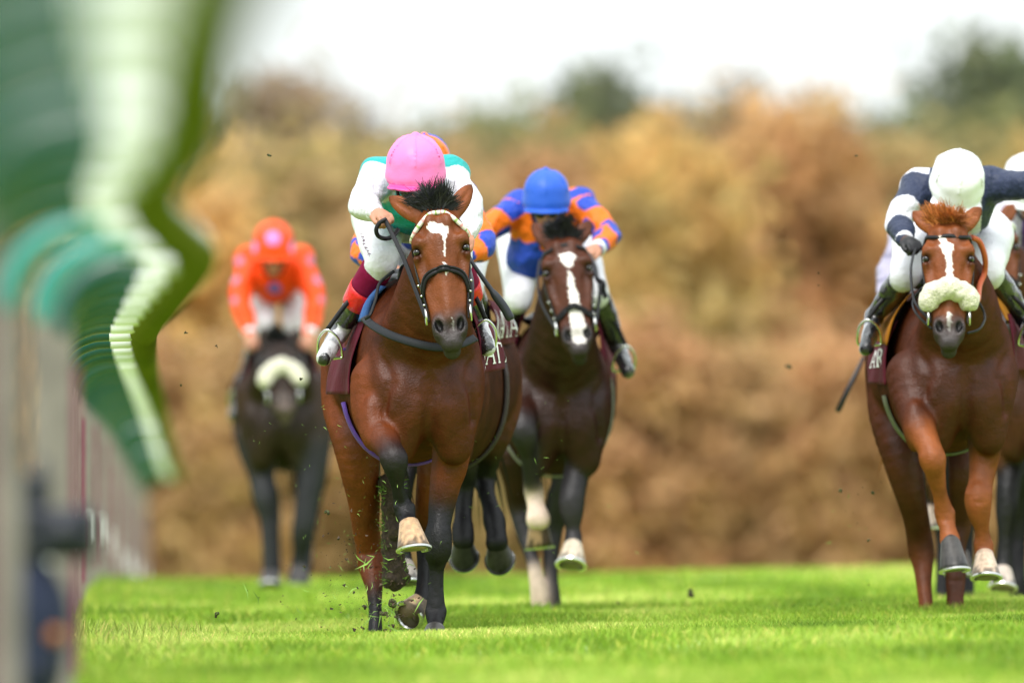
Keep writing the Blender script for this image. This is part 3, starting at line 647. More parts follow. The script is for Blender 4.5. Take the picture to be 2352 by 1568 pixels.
    def hoof(s, lg, cor):
        (sx, sy, sl), toe, col = lg['hoof'][:3]; wd = lg['hoof'][3] if len(lg['hoof']) > 3 else 1.0
        sole = s.q(sx, sy, sl); ax = nrm(sole - cor); toe = nrm(np.asarray(toe, float) - ax * np.dot(toe, ax)); sd = np.cross(ax, toe)
        h = np.linalg.norm(sole - cor); V = []; n = 28; rows = 9; C = []
        rng = random.Random(int(sx * 7 + sy))
        for i in range(rows):
            t = i / (rows - 1); rx = (.042 + .030 * t) * wd; rt = (.045 + .040 * t) * wd; rb = (.040 + .02 * t) * wd
            for k in range(n):
                a = 2 * math.pi * k / n; c_, s_ = math.cos(a), math.sin(a)
                tilt = (.016 * c_ * t - .008 * (1 - t) * c_)
                V.append(cor + ax * (h * t + tilt - .012 * (1 - t)) + toe * (c_ * (rt if c_ > 0 else rb) + .018 * t) + sd * s_ * rx)
                cc = np.array(col) * (.8 + .4 * rng.random() * .5)
                wv = math.sin(k * 1.3 + sx) + math.sin(k * 2.9 + sy) + .6 * math.sin(k * 5.3)
                cc = cc * (1 - .16 * (1 + math.sin(k * 4.1)) * .5)      # growth streaks, mud along the worn edge and on one quarter
                if t > .82 - .13 * wv and t > .45: cc = cc * .3
                if math.cos(2 * math.pi * k / n - 2.3) > .72 and max(col) > .2: cc = cc * .22
                C.append(cc)
        Fc = [(i * n + k, i * n + (k + 1) % n, (i + 1) * n + (k + 1) % n, (i + 1) * n + k) for i in range(rows - 1) for k in range(n)]
        Fc.append(tuple((rows - 1) * n + k for k in range(n))); Fc.append(tuple(range(n))[::-1])
        hf = s.part('hoof', V, Fc, M_HOOF, None, np.array(C))
        # shoe: a flat steel ring, open at the heel
        last = np.array(V[(rows - 1) * n:]); ctr = last.mean(0)
        pts = [ctr + (p - ctr) * .95 + ax * .005 for k, p in enumerate(last)]
        pts = [pts[k % n] for k in range(-11, 12)]
        mb = ribbon(pts, .02, .009, ax); s.part('horseshoe', *mb.args(), M_STEEL, hf, smooth=False)
    # a strap laid on the head: list of (angle from the front in degrees, t along the face)
    def on_head(s, a, t, off=.004):
        A = np.interp(t, HEAD_T, HEAD_A); a = rad(a); Fw = np.interp(t, HEAD_T, HEAD_F); B = np.interp(t, HEAD_T, HEAD_B)
        c, n = math.cos(a), math.sin(a); e = 2 / 2.35
        u = A * abs(n) ** e * (1 if n > 0 else -1); w = (Fw * abs(c) ** e if c > 0 else -B * abs(c) ** e)
        if c > 0 and t > .2: w = max(w, (.073 + .036 - .02 * t) * (1 - (u / .05) ** 2)) if abs(u) < .05 else w
        nn = nrm(s.hu * n + s.hw * c)
        return s.H(u, t, w) + nn * off, nn
    def head_strap(s, name, seq, w, th, m, parent, col=None, off=.004, round_=False, n=6):
        k = spline([np.array(q, float) for q in seq], n); pn = [s.on_head(a, t, off) for a, t in k]
        if round_: mb = tube([p for p, q in pn], w / 2, 10)
        else: mb = ribbon([p for p, q in pn], w, th, np.array([q for p, q in pn]))
        c = None
        if col is not None:
            c = np.repeat(np.array([col[(i // 2) % len(col)] for i in range(len(pn))]), 10 if round_ else 4, 0)
        return s.part(name, *mb.args(), m, parent, c)
    def bridle(s, brow=(.03, .10), nose=(.55, .66), brow_col=None, fleece=None, m=None, bw=.02):
        """browband, cheekpieces, noseband, bit rings"""
        m = m or M_LEATHER
        b0, b1 = brow
        bd = s.head_strap('headpiece', [(-112, -.03), (-96, .06), (-88, b1 + .05)], .02, .005, m, s.root)
        tag(bd)
        seq = [(-92, b1), (-72, b1 - .02), (-45, .5 * (b0 + b1)), (-20, b0 + .01), (0, b0), (20, b0 + .01), (45, .5 * (b0 + b1)), (72, b1 - .02), (92, b1)]
        if brow_col: s.head_strap('browband', seq, .021, .012, M_BROW, s.root, brow_col, .010, True, 12)
        else: s.head_strap('browband', seq, bw, .006, m, s.root, off=.006)
        for sg in (-1, 1):
            ck = s.head_strap('cheekpiece', [(sg * 90, b1), (sg * 98, .3), (sg * 86, .45), (sg * 80, .6), (sg * 84, .72), (sg * 88, .8)], .016, .006, m, s.root, off=.008)
            if sg > 0: s.head_strap('headpiece', [(112, -.03), (96, .06), (88, b1 + .05)], .02, .005, m, s.root)
            c, nn = s.on_head(sg * 84, .76, .012)
            ring = [c + s.hv * .034 * math.cos(a) + s.hw * .034 * math.sin(a) + nn * .006 for a in np.linspace(0, 2 * math.pi, 21)]
            s.part('bit_ring', *tube(ring, .0055, 8, cap=False).args(), M_STEEL, ck)
            for tt in (.52, .6, .67):
                c, nn = s.on_head(sg * 82, tt, .014)
                v, qd = Field().ell(c, (.007, .007, .006)).mesh(.003, 0); s.part('buckle', v, qd, M_STEEL, ck)
        n0, n1 = nose
        seq = [(sg, tt) for sg, tt in ((-100, n1 + .04), (-75, n1), (-45, n0 + .045), (-20, n0 + .008), (0, n0), (20, n0 + .008), (45, n0 + .045), (75, n1), (100, n1 + .04))]
        if fleece:
            f = Field(); k = spline([np.array(q, float) for q in ((-60, n1), (-40, .6 * n0 + .4 * n1), (-20, n0 + .01), (0, n0), (20, n0 + .01), (40, .6 * n0 + .4 * n1), (60, n1))], 4); rr = random.Random(4)
            pts = [s.on_head(a, t, .02)[0] for a, t in k]
            for i in range(len(pts) - 1): f.cone(pts[i], pts[i + 1], fleece, fleece, .015)
            V, Q = f.mesh(.006, 1); V = V + np.stack([wob(V, 130, j) for j in (1, 2, 3)], 1) * .0035
            s.part('sheepskin_noseband', V, Q, M_FLEECE)
        else:
            s.head_strap('noseband', seq, .024, .010, m, s.root, off=.008)
            s.head_strap('noseband', [(a, t - .022) for a, t in seq], .010, .012, m, s.root, off=.009)
    def hair(s, name, roots, n, length, direction, col, spread=.5, width=.006, seed=1, curl=.4, droop=0.0):
        """strands from points along the root line"""
        rng = np.random.RandomState(seed); roots = [np.asarray(r, float) for r in roots]; V = []; Fc = []; C = []
        lk = [(rng.rand() * (len(roots) - 1), rng.normal(size=3) * spread, rng.normal(size=3) * curl, .6 + .6 * rng.rand(), .6 + .8 * rng.rand()) for _ in range(max(6, n // 90))]
        for i in range(n):
            lx, ld, lb, ll, lc = lk[rng.randint(len(lk))]
            x = min(max(lx + rng.normal() * .22, 0), len(roots) - 1.001); k = min(int(x), len(roots) - 2); p = roots[k] + (roots[k + 1] - roots[k]) * (x - k) + rng.normal(size=3) * .010
            d = nrm(np.asarray(direction, float) + ld + rng.normal(size=3) * spread * .28); l = length * ll * (.75 + .5 * rng.rand())
            bend = lb + rng.normal(size=3) * curl * .3; side = nrm(np.cross(d, [0, 1, 0.3])); cc = np.array(col) * lc * (.6 + .9 * rng.rand() ** 1.5)
            w = width * (.6 + .8 * rng.rand()); m = 6; b = len(V)
            for j in range(m):
                t = j / (m - 1); ww = w * (1 - t ** 1.6) + .0006
                V += [p - side * ww, p + side * ww]; C += [cc, cc]
                d = nrm(d + bend * .25 + np.array([0, 0, -droop * .3])); p = p + d * l / (m - 1)
            Fc += [(b + 2 * j, b + 2 * j + 1, b + 2 * j + 3, b + 2 * j + 2) for j in range(m - 1)]
        return s.part(name, V, Fc, M_HAIR, None, np.array(C))
    def tail(s, col):
        r = s.loc(0, 1.6, 1.42)
        s.hair('tail', [r, r + np.array([0, .05, -.06])], 220, .75, (0, .75, -.35), col, .18, .009, 3, .1, .35)
    def manes(s, col, n=260):
        a = s.H(0, .0, -.05); b = s.loc(0, -.1, 1.60)
        s.hair('mane', [a + (b - a) * t for t in np.linspace(.1, 1, 8)], n, .2, (.15, .7, .35), col, .3, .008, 5, .25, .25)
    def girth(s, col, lx=.3, ly=.42, w=.09, m=None, top=1.30):
        rows = []
        for a in np.linspace(-75, 255, 45):
            a = rad(a - 90 + 0); c, n = math.cos(a), math.sin(a); A = np.interp(ly, [q[0] for q in TORSO], [q[2] for q in TORSO]) + .016
            cz = np.interp(ly, [q[0] for q in TORSO], [q[1] for q in TORSO]); bb = np.interp(ly, [q[0] for q in TORSO], [q[4] for q in TORSO]) + .016
            bt = np.interp(ly, [q[0] for q in TORSO], [q[3] for q in TORSO]) + .016
            e = 2 / 2.15
            u = A * abs(c) ** e * np.sign(c); z = cz + (bt if n > 0 else bb) * abs(n) ** e * np.sign(n)
            rows.append((u, z, c, n))
        pts = [s.loc(u, ly, z) for u, z, c, n in rows if z < top]; nor = np.array([s.U * c + s.W * n for u, z, c, n in rows if z < top])
        mb = ribbon(pts, w, .012, nor); return s.part('girth', *mb.args(), m or M_CLOTH, None, np.tile(np.array(col), (len(mb.v), 1)))
LET = {  # serif capitals as strokes in a unit box: x0,y0,x1,y1,width
    'A': [(.05, 0, .45, 1, .07), (.45, 1, .85, 0, .15), (.22, .33, .68, .33, .07), (-.05, 0, .2, 0, .06), (.68, 0, 1.0, 0, .06)],
    'T': [(.45, 0, .45, 1, .16), (.02, .97, .88, .97, .08), (.04, .98, .04, .78, .06), (.86, .98, .86, .78, .06), (.28, 0, .62, 0, .06)],
    'R': [(.2, 0, .2, 1, .16), (.2, .97, .55, .95, .07), (.55, .95, .72, .75, .13), (.72, .75, .55, .52, .13), (.55, .52, .2, .5, .07), (.45, .5, .85, 0, .15), (.03, 0, .38, 0, .06), (.75, 0, .98, 0, .06)],
    'Q': [(.5, 1, .15, .75, .1), (.15, .75, .1, .35, .15), (.1, .35, .45, 0, .1), (.45, 0, .8, .3, .1), (.8, .3, .85, .7, .15), (.85, .7, .5, 1, .1), (.5, .12, .98, -.18, .14)]}
def lettering(text, fn, x0, y0, w, h, gap=1.12):
    """letters laid on a cloth: fn(s, t, off) gives the point on the cloth"""
    mb = MB()
    for i, ch in enumerate(text):
        for (a, b, c, d, wd) in LET[ch]:
            dx, dy = c - a, d - b; l = math.hypot(dx, dy); nx, ny = -dy / l * wd / 2, dx / l * wd / 2; m = 4; V = []
            for j in range(m + 1):
                t = j / m; px, py = a + dx * t, b + dy * t
                for sg in (-1, 1): V.append(fn(x0 + w * (i * gap + px + sg * nx), y0 + h * (py + sg * ny), .004))
            mb.add(V, [(2 * j, 2 * j + 1, 2 * j + 3, 2 * j + 2) for j in range(m)])
    return mb
def cloth_patch(c, n=(18, 18), bulge=.03, seed=1, thick=.006, out=(1, 0, 0), wrap=0.0):
    """c = four corners: top front, top rear, bottom rear, bottom front"""
    c = [np.asarray(q, float) for q in c]; out_ = np.asarray(out, float); rng = np.random.RandomState(seed); ph = rng.rand(4) * 6.28
    def fn(x, y, off=0):    # x front->rear, y 0 bottom -> 1 top
        xo = x; x = min(x, 1)
        p = (c[3] * (1 - x) + c[2] * x) * (1 - y) + (c[0] * (1 - x) + c[1] * x) * y
        b = bulge * math.sin(math.pi * min(max(y, 0), 1)) + .010 * math.sin(7 * x + ph[0]) * (1 - y) + .006 * math.sin(13 * x + 5 * y + ph[1])
        if xo > 1: b -= (xo - 1) * .16; p = p + np.array([0, 1.0, 0]) * (xo - 1) * .5
        return p + out_ * (b + off)
    V = []; nx, ny = n
    for side in (0, 1):
        for j in range(ny + 1):
            for i in range(nx + 1): V.append(fn(i / nx * (1 + wrap), j / ny, -side * thick))
    k = (nx + 1) * (ny + 1); Fc = []
    for j in range(ny):
        for i in range(nx):
            a = j * (nx + 1) + i; Fc += [(a, a + 1, a + nx + 2, a + nx + 1), (k + a, k + a + nx + 1, k + a + nx + 2, k + a + 1)]
    for i in range(nx): Fc += [(i, k + i, k + i + 1, i + 1), (ny * (nx + 1) + i, ny * (nx + 1) + i + 1, k + ny * (nx + 1) + i + 1, k + ny * (nx + 1) + i)]
    for j in range(ny):
        a = j * (nx + 1); b = a + nx; Fc += [(a, a + nx + 1, k + a + nx + 1, k + a), (b, k + b, k + b + nx + 1, b + nx + 1)]
    return V, Fc, fn
# ------------------------------------------------------------------ jockeys
SKINC = (.40, .19, .12)
class Jockey:
    def __init__(s, Y, head, hw, sh, el, wr, hand, hip, kn, an, toe, label, cap=(.8, .8, .8), silk=(.8, .8, .8), sleeve=None, cap_up=(0, -.55, .83),
                 boot_band=None, vox=.009, gloves=None, paint=None, cap_paint=None, belly=None, skinc=SKINC, group=None, breech=(.8, .8, .82), chest=None, foot=(.02, .02, .022)):
        s.Y = Y; q = s.q = lambda t: P(t[0], t[1], Y + t[2])
        hc = q(head); up = nrm(cap_up); rt = nrm(np.cross([0, 1, 0], up)) ; rt = nrm(np.array([1, 0, 0]) - up * up[0]); fw = nrm(np.cross(up, rt))
        if fw[1] > 0: fw = -fw
        s.hc, s.up, s.fw, s.rt = hc, up, fw, rt
        k_ = hw / .137
        A = lambda a, b, c: hc + (rt * a + fw * b + up * c) * k_
        s.A = A
        sh, el, wr, hand, hip, kn, an, toe = [[q(t) for t in T] for T in (sh, el, wr, hand, hip, kn, an, toe)]
        s.hand, s.wr, s.toe, s.an, s.kn, s.el, s.sh = hand, wr, toe, an, kn, el, sh
        ms = .5 * (sh[0] + sh[1]); mh = .5 * (hip[0] + hip[1]); dn = np.array([0, 0, -.09])
        ch = ms + dn + np.array([0, .05, 0]) if chest is None else q(chest)
        # one skin for the whole body
        B = Field(); R = np.array([rt, fw, up])
        B.ell(A(0, .01, .0), np.array((.075, .098, .1)) * k_, R, .02, skinc)
        B.ell(A(0, .03, -.10), np.array((.066, .072, .09)) * k_, R, .02, skinc)
        B.cone(A(0, .10, -.09), A(0, .122, -.128), .012 * k_, .017 * k_, .012, skinc)
        B.cone(A(-.03, .086, -.155), A(.03, .086, -.155), .010 * k_, .010 * k_, .008, np.array(skinc) * (.8, .5, .5))
        B.ell(A(0, .068, -.185), np.array((.03, .03, .025)) * k_, R, .02, skinc)
        for sg in (-1, 1):
            B.ell(A(sg * .076, -.01, -.08), np.array((.012, .022, .036)) * k_, R, .008, skinc)
            B.ell(A(sg * .033, .098, -.095), np.array((.022, .02, .014)) * k_, R, .012, neg=True)
            B.ell(A(sg * .045, .07, -.1), np.array((.025, .025, .022)) * k_, R, .02, skinc)
        B.cone(A(0, -.03, -.1), ms + dn * .3, .055, .065, .03, skinc)
        U0 = (np.array([0, 0, 1.0]), 1.25)
        B.cone(ch, mh, .125, .12, .04, skinc, U0); B.cone(sh[0], sh[1], .06, .06, .04, skinc)
        for i in (0, 1):
            B.chain([sh[i], el[i], wr[i]], [.050, .038, .026], .015, [skinc] * 2, sub=1)
            B.chain([hip[i], kn[i], an[i], toe[i]], [.075, .042, .030, .026], .015, [skinc] * 3, sub=1)
            s.fist(B, wr[i], hand[i], skinc if not gloves else gloves, -1 if i == 0 else 1)
        V, Q = B.mesh(min(vox, .007), 2); C = B.paint(V, skinc, .006)
        s.base = np.array([mh[0], Y, 0]); s.root = obj('person', V, Q, M_SKIN, None, tuple(s.base), C); tag(s.root, label, 'jockey', group)
        for sg in (-1, 1):
            v, f_ = Field().ell(A(sg * .033, .088, -.095), np.array((.014, .012, .011)) * k_).mesh(.003, 0); s.part('eye', v, f_, M_EYE)
        # silks: shirt and sleeves
        S = Field(); sc = np.array(silk); sv = np.array(sleeve if sleeve is not None else silk)
        S.cone(ch, mh, .152, .135, .04, sc, U0); S.cone(sh[0], sh[1], .088, .088, .05, sc)
        if belly is not None: S.cone(ch, q(belly), .15, .12, .05, sc)
        S.cone(ch + np.array([-.07, 0, -.02]), ch + np.array([.07, 0, -.02]), .11, .11, .05, sc)
        for i in (0, 1):
            d1 = el[i] - sh[i]; d2 = wr[i] - el[i]
            S.chain([sh[i], sh[i] + d1 * .45, el[i], el[i] + d2 * .45, wr[i] - d2 * .05], [.080, .076, .066, .060, .040], .025, [sv] * 4)
        S.cone(A(0, -.05, -.12), ms + dn * .4, .075, .09, .03, sc)
        V, Q = S.mesh(vox, 2); C = S.paint(V, silk, .006)
        n_ = np.stack([wob(V * (1, .6, 1), 34, j) for j in (3, 4, 5)], 1); V = V + n_ * .0055 + np.stack([wob(V * (.5, .5, 1.2), 75, j) for j in (7, 8, 9)], 1) * .0026
        s.silkV = V; ct = V - V.mean(0); rdg = (1 - np.abs(wob(V * (1.2, .5, .8), 30, 21))) ** 3; V = V + nrm(np.array([0, -1, .4])) * (rdg * .011)[:, None] * np.clip(np.abs(wob(V, 9, 4)), 0, 1)[:, None]
        if paint: paint(s, V, C)
        s.silk = s.part('silks', V, Q, M_SILK, None, C)
        for i in (0, 1):
            d2 = nrm(wr[i] - el[i]); s.part('cuff', *tube([wr[i] - d2 * .03, wr[i] - d2 * .01, wr[i] + d2 * .005], [.043, .044, .038], 14).args(), M_BREECH, s.silk)
        # breeches
        Bf = Field(); Bf.cone(mh + np.array([0, -.1, 0]), mh, .14, .15, .04, None, U0)
        for i in (0, 1):
            d1 = kn[i] - hip[i]
            Bf.chain([hip[i], hip[i] + d1 * .5, kn[i], kn[i] + (an[i] - kn[i]) * .12], [.125, .098, .074, .062], .03)
        V, Q = Bf.mesh(vox, 2); V = V + np.stack([wob(V, 42, j) for j in (6, 7, 8)], 1) * .003
        s.breeches = s.part('breeches', V, Q, M_BREECH)
        # boots
        s.boots = []
        for i in (0, 1):
            G = Field(); d = an[i] - kn[i]; td = nrm(toe[i] - an[i]); top = kn[i] + d * .06
            G.chain([top, kn[i] + d * .4, kn[i] + d * .78, an[i]], [.066, .064, .048, .043], .02)
            heel = an[i] + nrm(d) * .035 - td * .04
            G.chain([an[i], an[i] + (toe[i] - an[i]) * .5, toe[i]], [.042, .040, .036], .02)
            G.cone(heel, an[i], .034, .035, .02)
            V, Q = G.mesh(min(vox, .007), 2); C = np.tile(np.array((.012, .012, .014)), (len(V), 1))
            V = V + np.stack([wob(V, 70, j) for j in (6, 7, 8)], 1) * .0022
            t = (V - kn[i]) @ nrm(d) / np.linalg.norm(d)
            ft = (V - an[i]) @ td / np.linalg.norm(toe[i] - an[i]); C[(ft > .05) & (t > .85) & (wob(V * (1, 1, .5), 45, 11) > (-.25 if sum(foot) > .3 else -9))] = foot  # pale foot patches: white reflections on black patent, painted in as colour
            bt = s.part('boot', V, Q, M_BOOT, None, C)
            if boot_band:
                for (t0, t1, bc, nm_, ex) in boot_band:
                    pts = [kn[i] + d * x for x in np.linspace(t0, t1, 5)]
                    rr = [np.interp(x, [.06, .4, .78], [.066, .064, .048]) + ex for x in np.linspace(t0, t1, 5)]
                    m_ = tube(pts, rr, 28, cap=True); s.part(nm_, *m_.args(), M_CLOTH if ex < .0095 else M_BOOTRED, bt, np.tile(np.array(bc), (len(m_.v), 1)))
            s.boots.append(bt)
        # cap over the helmet
        K = Field(); K.ell(A(0, 0, .012), np.array((.132, .152, .130)) * k_, R, .02)
        K.ell(A(0, .008, -.045), np.array((.137, .150, .075)) * k_, R, .03)
        K.ell(A(0, .105, -.078), np.array((.131, .085, .013)) * k_, R, .012)
        K.ell(A(0, .0, .146), np.array((.016, .016, .010)) * k_, R, .008)
        K.ell(A(0, .0, -.165), np.array((.22, .098, .075)) * k_, R, .01, neg=True)
        for j in range(6):
            a = j * math.pi / 3 + .52; pts = []
            for e in np.linspace(.1, 1.45, 7): pts.append(A(.139 * math.cos(a) * math.cos(e), .154 * math.sin(a) * math.cos(e), .015 + .130 * math.sin(e)))
            K.chain(pts, [.0012] * 7, .005)
        V, Q = K.mesh(min(vox, .006), 2); C = np.tile(np.array(cap, float), (len(V), 1)); V = V + np.stack([wob(V, 60, j) for j in (1, 2, 3)], 1) * .0016
        if cap_paint: cap_paint(s, V, C)
        s.cap = s.part('riding_cap', V, Q, M_CAP, None, C)
        # goggles, strap and chin strap
        G = Field()
        for sg in (-1, 1): G.ell(A(sg * .034, .092, -.098), np.array((.038, .022, .026)) * k_, R, .015)
        V, Q = G.mesh(.005, 1); g = s.part('goggles', V, Q, M_GOGGLE)
        pts = [A(.083 * math.cos(a), .095 * math.sin(a), -.07) for a in np.linspace(rad(40), rad(140), 3)]
        for sg in (-1, 1):
            pts = [A(sg * .09, .03, -.055), A(sg * .076, .045, -.13), A(sg * .045, .065, -.195), A(0, .075, -.214)]
            s.part('chin_strap', *tube(spline(pts, 5), .008 * k_, 8).args(), M_LEATHER)
    def part(s, name, V, Fc, m, parent=None, col=None, smooth=True): return sub(name, V, Fc, m, parent or s.root, col, smooth)
    def fist(s, B, w, h, c, sg):
        d = nrm(h - w); lat = nrm(np.cross(d, [0, 0, 1])) * sg; lat = nrm(lat + np.array([0, 0, .25])); dn = nrm(np.cross(lat, d));
        if dn[2] > 0: dn = -dn
        R = np.array([lat, d, dn]); pc = w + d * .045
        B.ell(pc, (.042, .048, .019), R, .012, c); B.cone(w, pc, .027, .03, .012, c)
        for i in range(4):
            x = (i - 1.5) * .0205; L = (.034, .038, .036, .028)[i]
            k0 = pc + d * .036 + lat * x; k1 = k0 + d * L * .55 + dn * L * .75; k2 = k1 - d * L * .55 + dn * L * .55; k3 = k2 - d * L * .5 - dn * L * .1
            B.chain([k0, k1, k2, k3], [.0105, .010, .009, .008], .003, [c] * 3)
        t0 = pc - lat * .04 - d * .01; t1 = t0 + d * .035 + dn * .022 - lat * .004; t2 = t1 + d * .012 + dn * .018 + lat * .022
        B.chain([t0, t1, t2], [.0125, .011, .009], .006, [c] * 2)
M_BOOTRED = mat('red_gloss_band', vc=True, rough=.3, bump=[(30, .4, .02)])
def spots(C, V, pts, r, col):
    for p in pts: C[((V - p) ** 2).sum(1) < r * r] = col
def arm_t(V, a, b):
    d = b - a; t = (V - a) @ d / (d @ d); e = V - a - t[:, None] * d; return t, np.sqrt((e * e).sum(1)), e
# ---- the leading bay
h1 = Horse(Y1, 960, -.017, rad(7), (1004, 497, -.92), (1038, 796, -1.10), ((893, 452, -.80), (1083, 424, -.82)),
  [dict(dark=1028, pts=[(872, 880, -.25, 68), (862, 935, -.28, 56), (868, 975, -.34, 47), (880, 1008, -.44, 37), (896, 1034, -.53, 30), (905, 1055, -.57, 32), (909, 1078, -.56, 25), (913, 1115, -.52, 15), (921, 1148, -.47, 18), (929, 1170, -.46, 24), (936, 1192, -.50, 19), (940, 1206, -.53, 24)],
        hoof=((949, 1264, -.58), (.2, -1, -.1), (.50, .32, .18), 1.06)),
   dict(dark=1135, pts=[(1030, 905, -.22, 66), (1042, 975, -.2, 53), (1034, 1045, -.2, 42), (1023, 1110, -.2, 36), (1014, 1165, -.2, 30), (1009, 1205, -.22, 27), (1006, 1232, -.23, 32), (1005, 1262, -.23, 32), (1004, 1285, -.21, 23), (1003, 1310, -.2, 17), (1002, 1350, -.2, 17), (1001, 1385, -.2, 21), (1001, 1408, -.2, 24), (1000, 1430, -.25, 18), (999, 1446, -.28, 21)],
        hoof=((997, 1484, -.32), (0, -1, 0), (.05, .045, .04))),
   dict(dark=1345, pts=[(812, 830, 1.2, 74), (808, 920, 1.1, 70), (818, 1005, .98, 57), (826, 1080, .98, 45), (836, 1150, 1.05, 37), (841, 1215, 1.12, 31), (850, 1265, 1.18, 31), (853, 1290, 1.17, 32), (856, 1318, 1.14, 27), (860, 1352, 1.1, 19), (862, 1405, 1.06, 15), (862, 1450, 1.02, 17)]),
   dict(dark=1200, pts=[(1000, 850, 1.2, 74), (1010, 960, 1.1, 60), (1000, 1060, 1.0, 42), (985, 1150, 1.05, 31), (978, 1215, 1.12, 26), (975, 1290, 1.08, 17), (973, 1345, 1.04, 17), (968, 1378, 1.0, 21)],
        hoof=((942, 1405, .95), (-.6, -.2, -.8), (.5, .34, .2)))],
  BAY, 1.0, .0065, head_coat=(.135, .036, .0092), blaze=[[(-.062, .105), (-.058, .135), (-.03, .165), (-.005, .175), (.012, .20), (.014, .25), (.008, .30), (.010, .36), (.017, .355), (.021, .29), (.027, .22), (.044, .17), (.048, .135), (.030, .115), (.012, .10), (-.03, .088)],
       [(-.001, .40), (.012, .40), (.018, .48), (.01, .5), (.002, .45)], [(.008, .86), (.02, .8), (.018, .9), (.012, .92)]],
  label='bay racehorse in the lead with white star, plaited browband and pink-capped jockey')
h1.bridle(brow=(.005, .17), nose=(.455, .59), brow_col=[(.62, .58, .52), (.62, .58, .52), (.55, .25, .24), (.62, .58, .52), (.62, .58, .52), (.22, .34, .09)])
h1.hair('forelock', [h1.H(-.05, -.02, -.02), h1.H(0, -.01, .02), h1.H(.05, -.02, -.02)], 2600, .125, (-.10, .3, .9), (.035, .036, .04), .26, .0022, 2, .5)
h1.manes((.02, .02, .022)); h1.tail((.015, .014, .014))
# ---- jockey of the leading bay: turquoise and white silks, pink cap
TEAL = (.012, .30, .29)
def pj1(s, V, C):
    for i in (0, 1):
        t, e, ee = arm_t(V, s.sh[i], s.el[i]); t2, e2, _ = arm_t(V, s.el[i], s.wr[i])
        C[((t > -.12) & (t < 1.2) & (e < .1)) | ((t2 > -.2) & (e2 < .1))] = (.54, .54, .58)
        m = (e < .14) & (V[:, 2] > s.sh[i][2] - .02 + 2.2 * (t - .12) * .1) & (t < .16 + .02 * wob(V, 30, 3)); C[m] = TEAL
def cap1(s, V, C):
    d = V - s.hc; C[(d @ s.up < -.058) & (d @ s.fw > .02)] = (.62, .06, .25)
j1 = Jockey(Y1, (954, 381, -.34), .137, ((872, 402, .0), (1034, 402, .0)), ((836, 468, -.26), (1076, 480, -.24)), ((862, 490, -.46), (1074, 535, -.4)),
            ((884, 497, -.53), (1060, 560, -.45)), ((868, 500, .45), (1028, 500, .45)), ((876, 600, .02), (1046, 600, .02)), ((778, 765, .28), (1098, 740, .28)),
            ((745, 822, .06), (1120, 800, .06)), 'jockey in turquoise and white silks and a bright pink cap on the leading bay', belly=(950, 475, .2), cap=(.72, .17, .42), cap_paint=cap1, cap_up=(0, -.22, .97), silk=TEAL, sleeve=(.54, .54, .58), vox=.0065,
            boot_band=[(.1, .40, (.16, .004, .034), 'gaiter', .008), (.37, .60, (.6, .009, .012), 'boot_top', .011)], paint=pj1, foot=(.45, .45, .46))
# ---- tack of the leading bay
QC = (.085, .011, .022)
def saddle_of(h, col=(.03, .03, .03)):
    f = Field(); R = np.array([h.U, h.V, h.W])
    f.ell(h.loc(0, .38, 1.60), (.17, .25, .045), R, .03); f.ell(h.loc(0, .12, 1.64), (.08, .07, .06), R, .04); f.ell(h.loc(0, .62, 1.62), (.13, .07, .05), R, .04)
    V, Q = f.mesh(.012, 2); return h.part('saddle', V, Q, M_LEATHER)
def cloth_of(h, corners, text=None, tx=None, col=QC, out=(1, 0, 0), bulge=.03, seed=1, name='saddle_cloth', wrap=0.0):
    c = [P(x, y, h.Y + ly) for x, y, ly in corners]
    V, Fc, fn = cloth_patch(c, bulge=bulge, seed=seed, out=out, wrap=wrap)
    o = h.part(name, V, Fc, M_CLOTH, None, np.tile(np.array(col), (len(V), 1)))
    if text:
        f2 = fn if out[0] > 0 else (lambda x, y, o_: fn(1 - x, y, o_))
        mb = lettering(text, f2, *tx); h.part('lettering', *mb.args(), M_CLOTH, o, np.tile(np.array((.8, .8, .8)), (len(mb.v), 1)))
    return o
def stirrup(h, j):
    for i in (0, 1):
        a, t = j.an[i], j.toe[i]; m = a + (t - a) * .62; td = nrm(t - a); lat = nrm(np.cross(td, [0, 0, 1])); up = np.cross(lat, td); up = up if up[2] > 0 else -up
        pts = [m + lat * x + up * z for x, z in ((-.055, -.045), (-.055, .01), (-.04, .06), (0, .095), (.04, .06), (.055, .01), (.055, -.045), (0, -.05), (-.055, -.045))]
        st = h.part('stirrup', *tube(spline(pts, 5), .0065, 8).args(), M_STEEL)
        h.part('stirrup_leather', *ribbon(spline([m + up * .095, .5 * (m + up * .095 + j.kn[i]) + np.array([0, .06, 0]), h.loc((-1, 1)[i] * .2, .25, 1.5)], 6), .022, .005, (0, -1, 0)).args(), M_LEATHER, st)
def rein(h, j, i, sag=.03, mids=None, w=.02, end=None):
    c, nn = h.on_head((-84, 84)[i], .76, .02); e = j.hand[i] + np.array([0, -.02, -.015]) if end is None else P(end[0], end[1], h.Y + end[2])
    pts = [c] + ([P(x, y, h.Y + ly) for x, y, ly in mids] if mids else [.5 * (c + e) + np.array([0, 0, -sag])]) + [e]
    return h.part('rein', *ribbon(spline(pts, 10), w, .005, (.5 * (-1, 1)[i], -1, .2)).args(), M_LEATHER)
saddle_of(h1); stirrup(h1, j1)
cloth_of(h1, ((838, 725, .05), (800, 735, .75), (748, 905, .72), (803, 905, .05)), None, out=(-1, -.15, 0), bulge=.02, seed=2)
cloth_of(h1, ((1078, 690, .05), (1118, 730, .75), (1158, 846, .78), (1096, 864, .02)), 'QATAR', (.10, .14, .26, .36), out=(1, -.3, 0), bulge=.02, seed=5, wrap=.4)
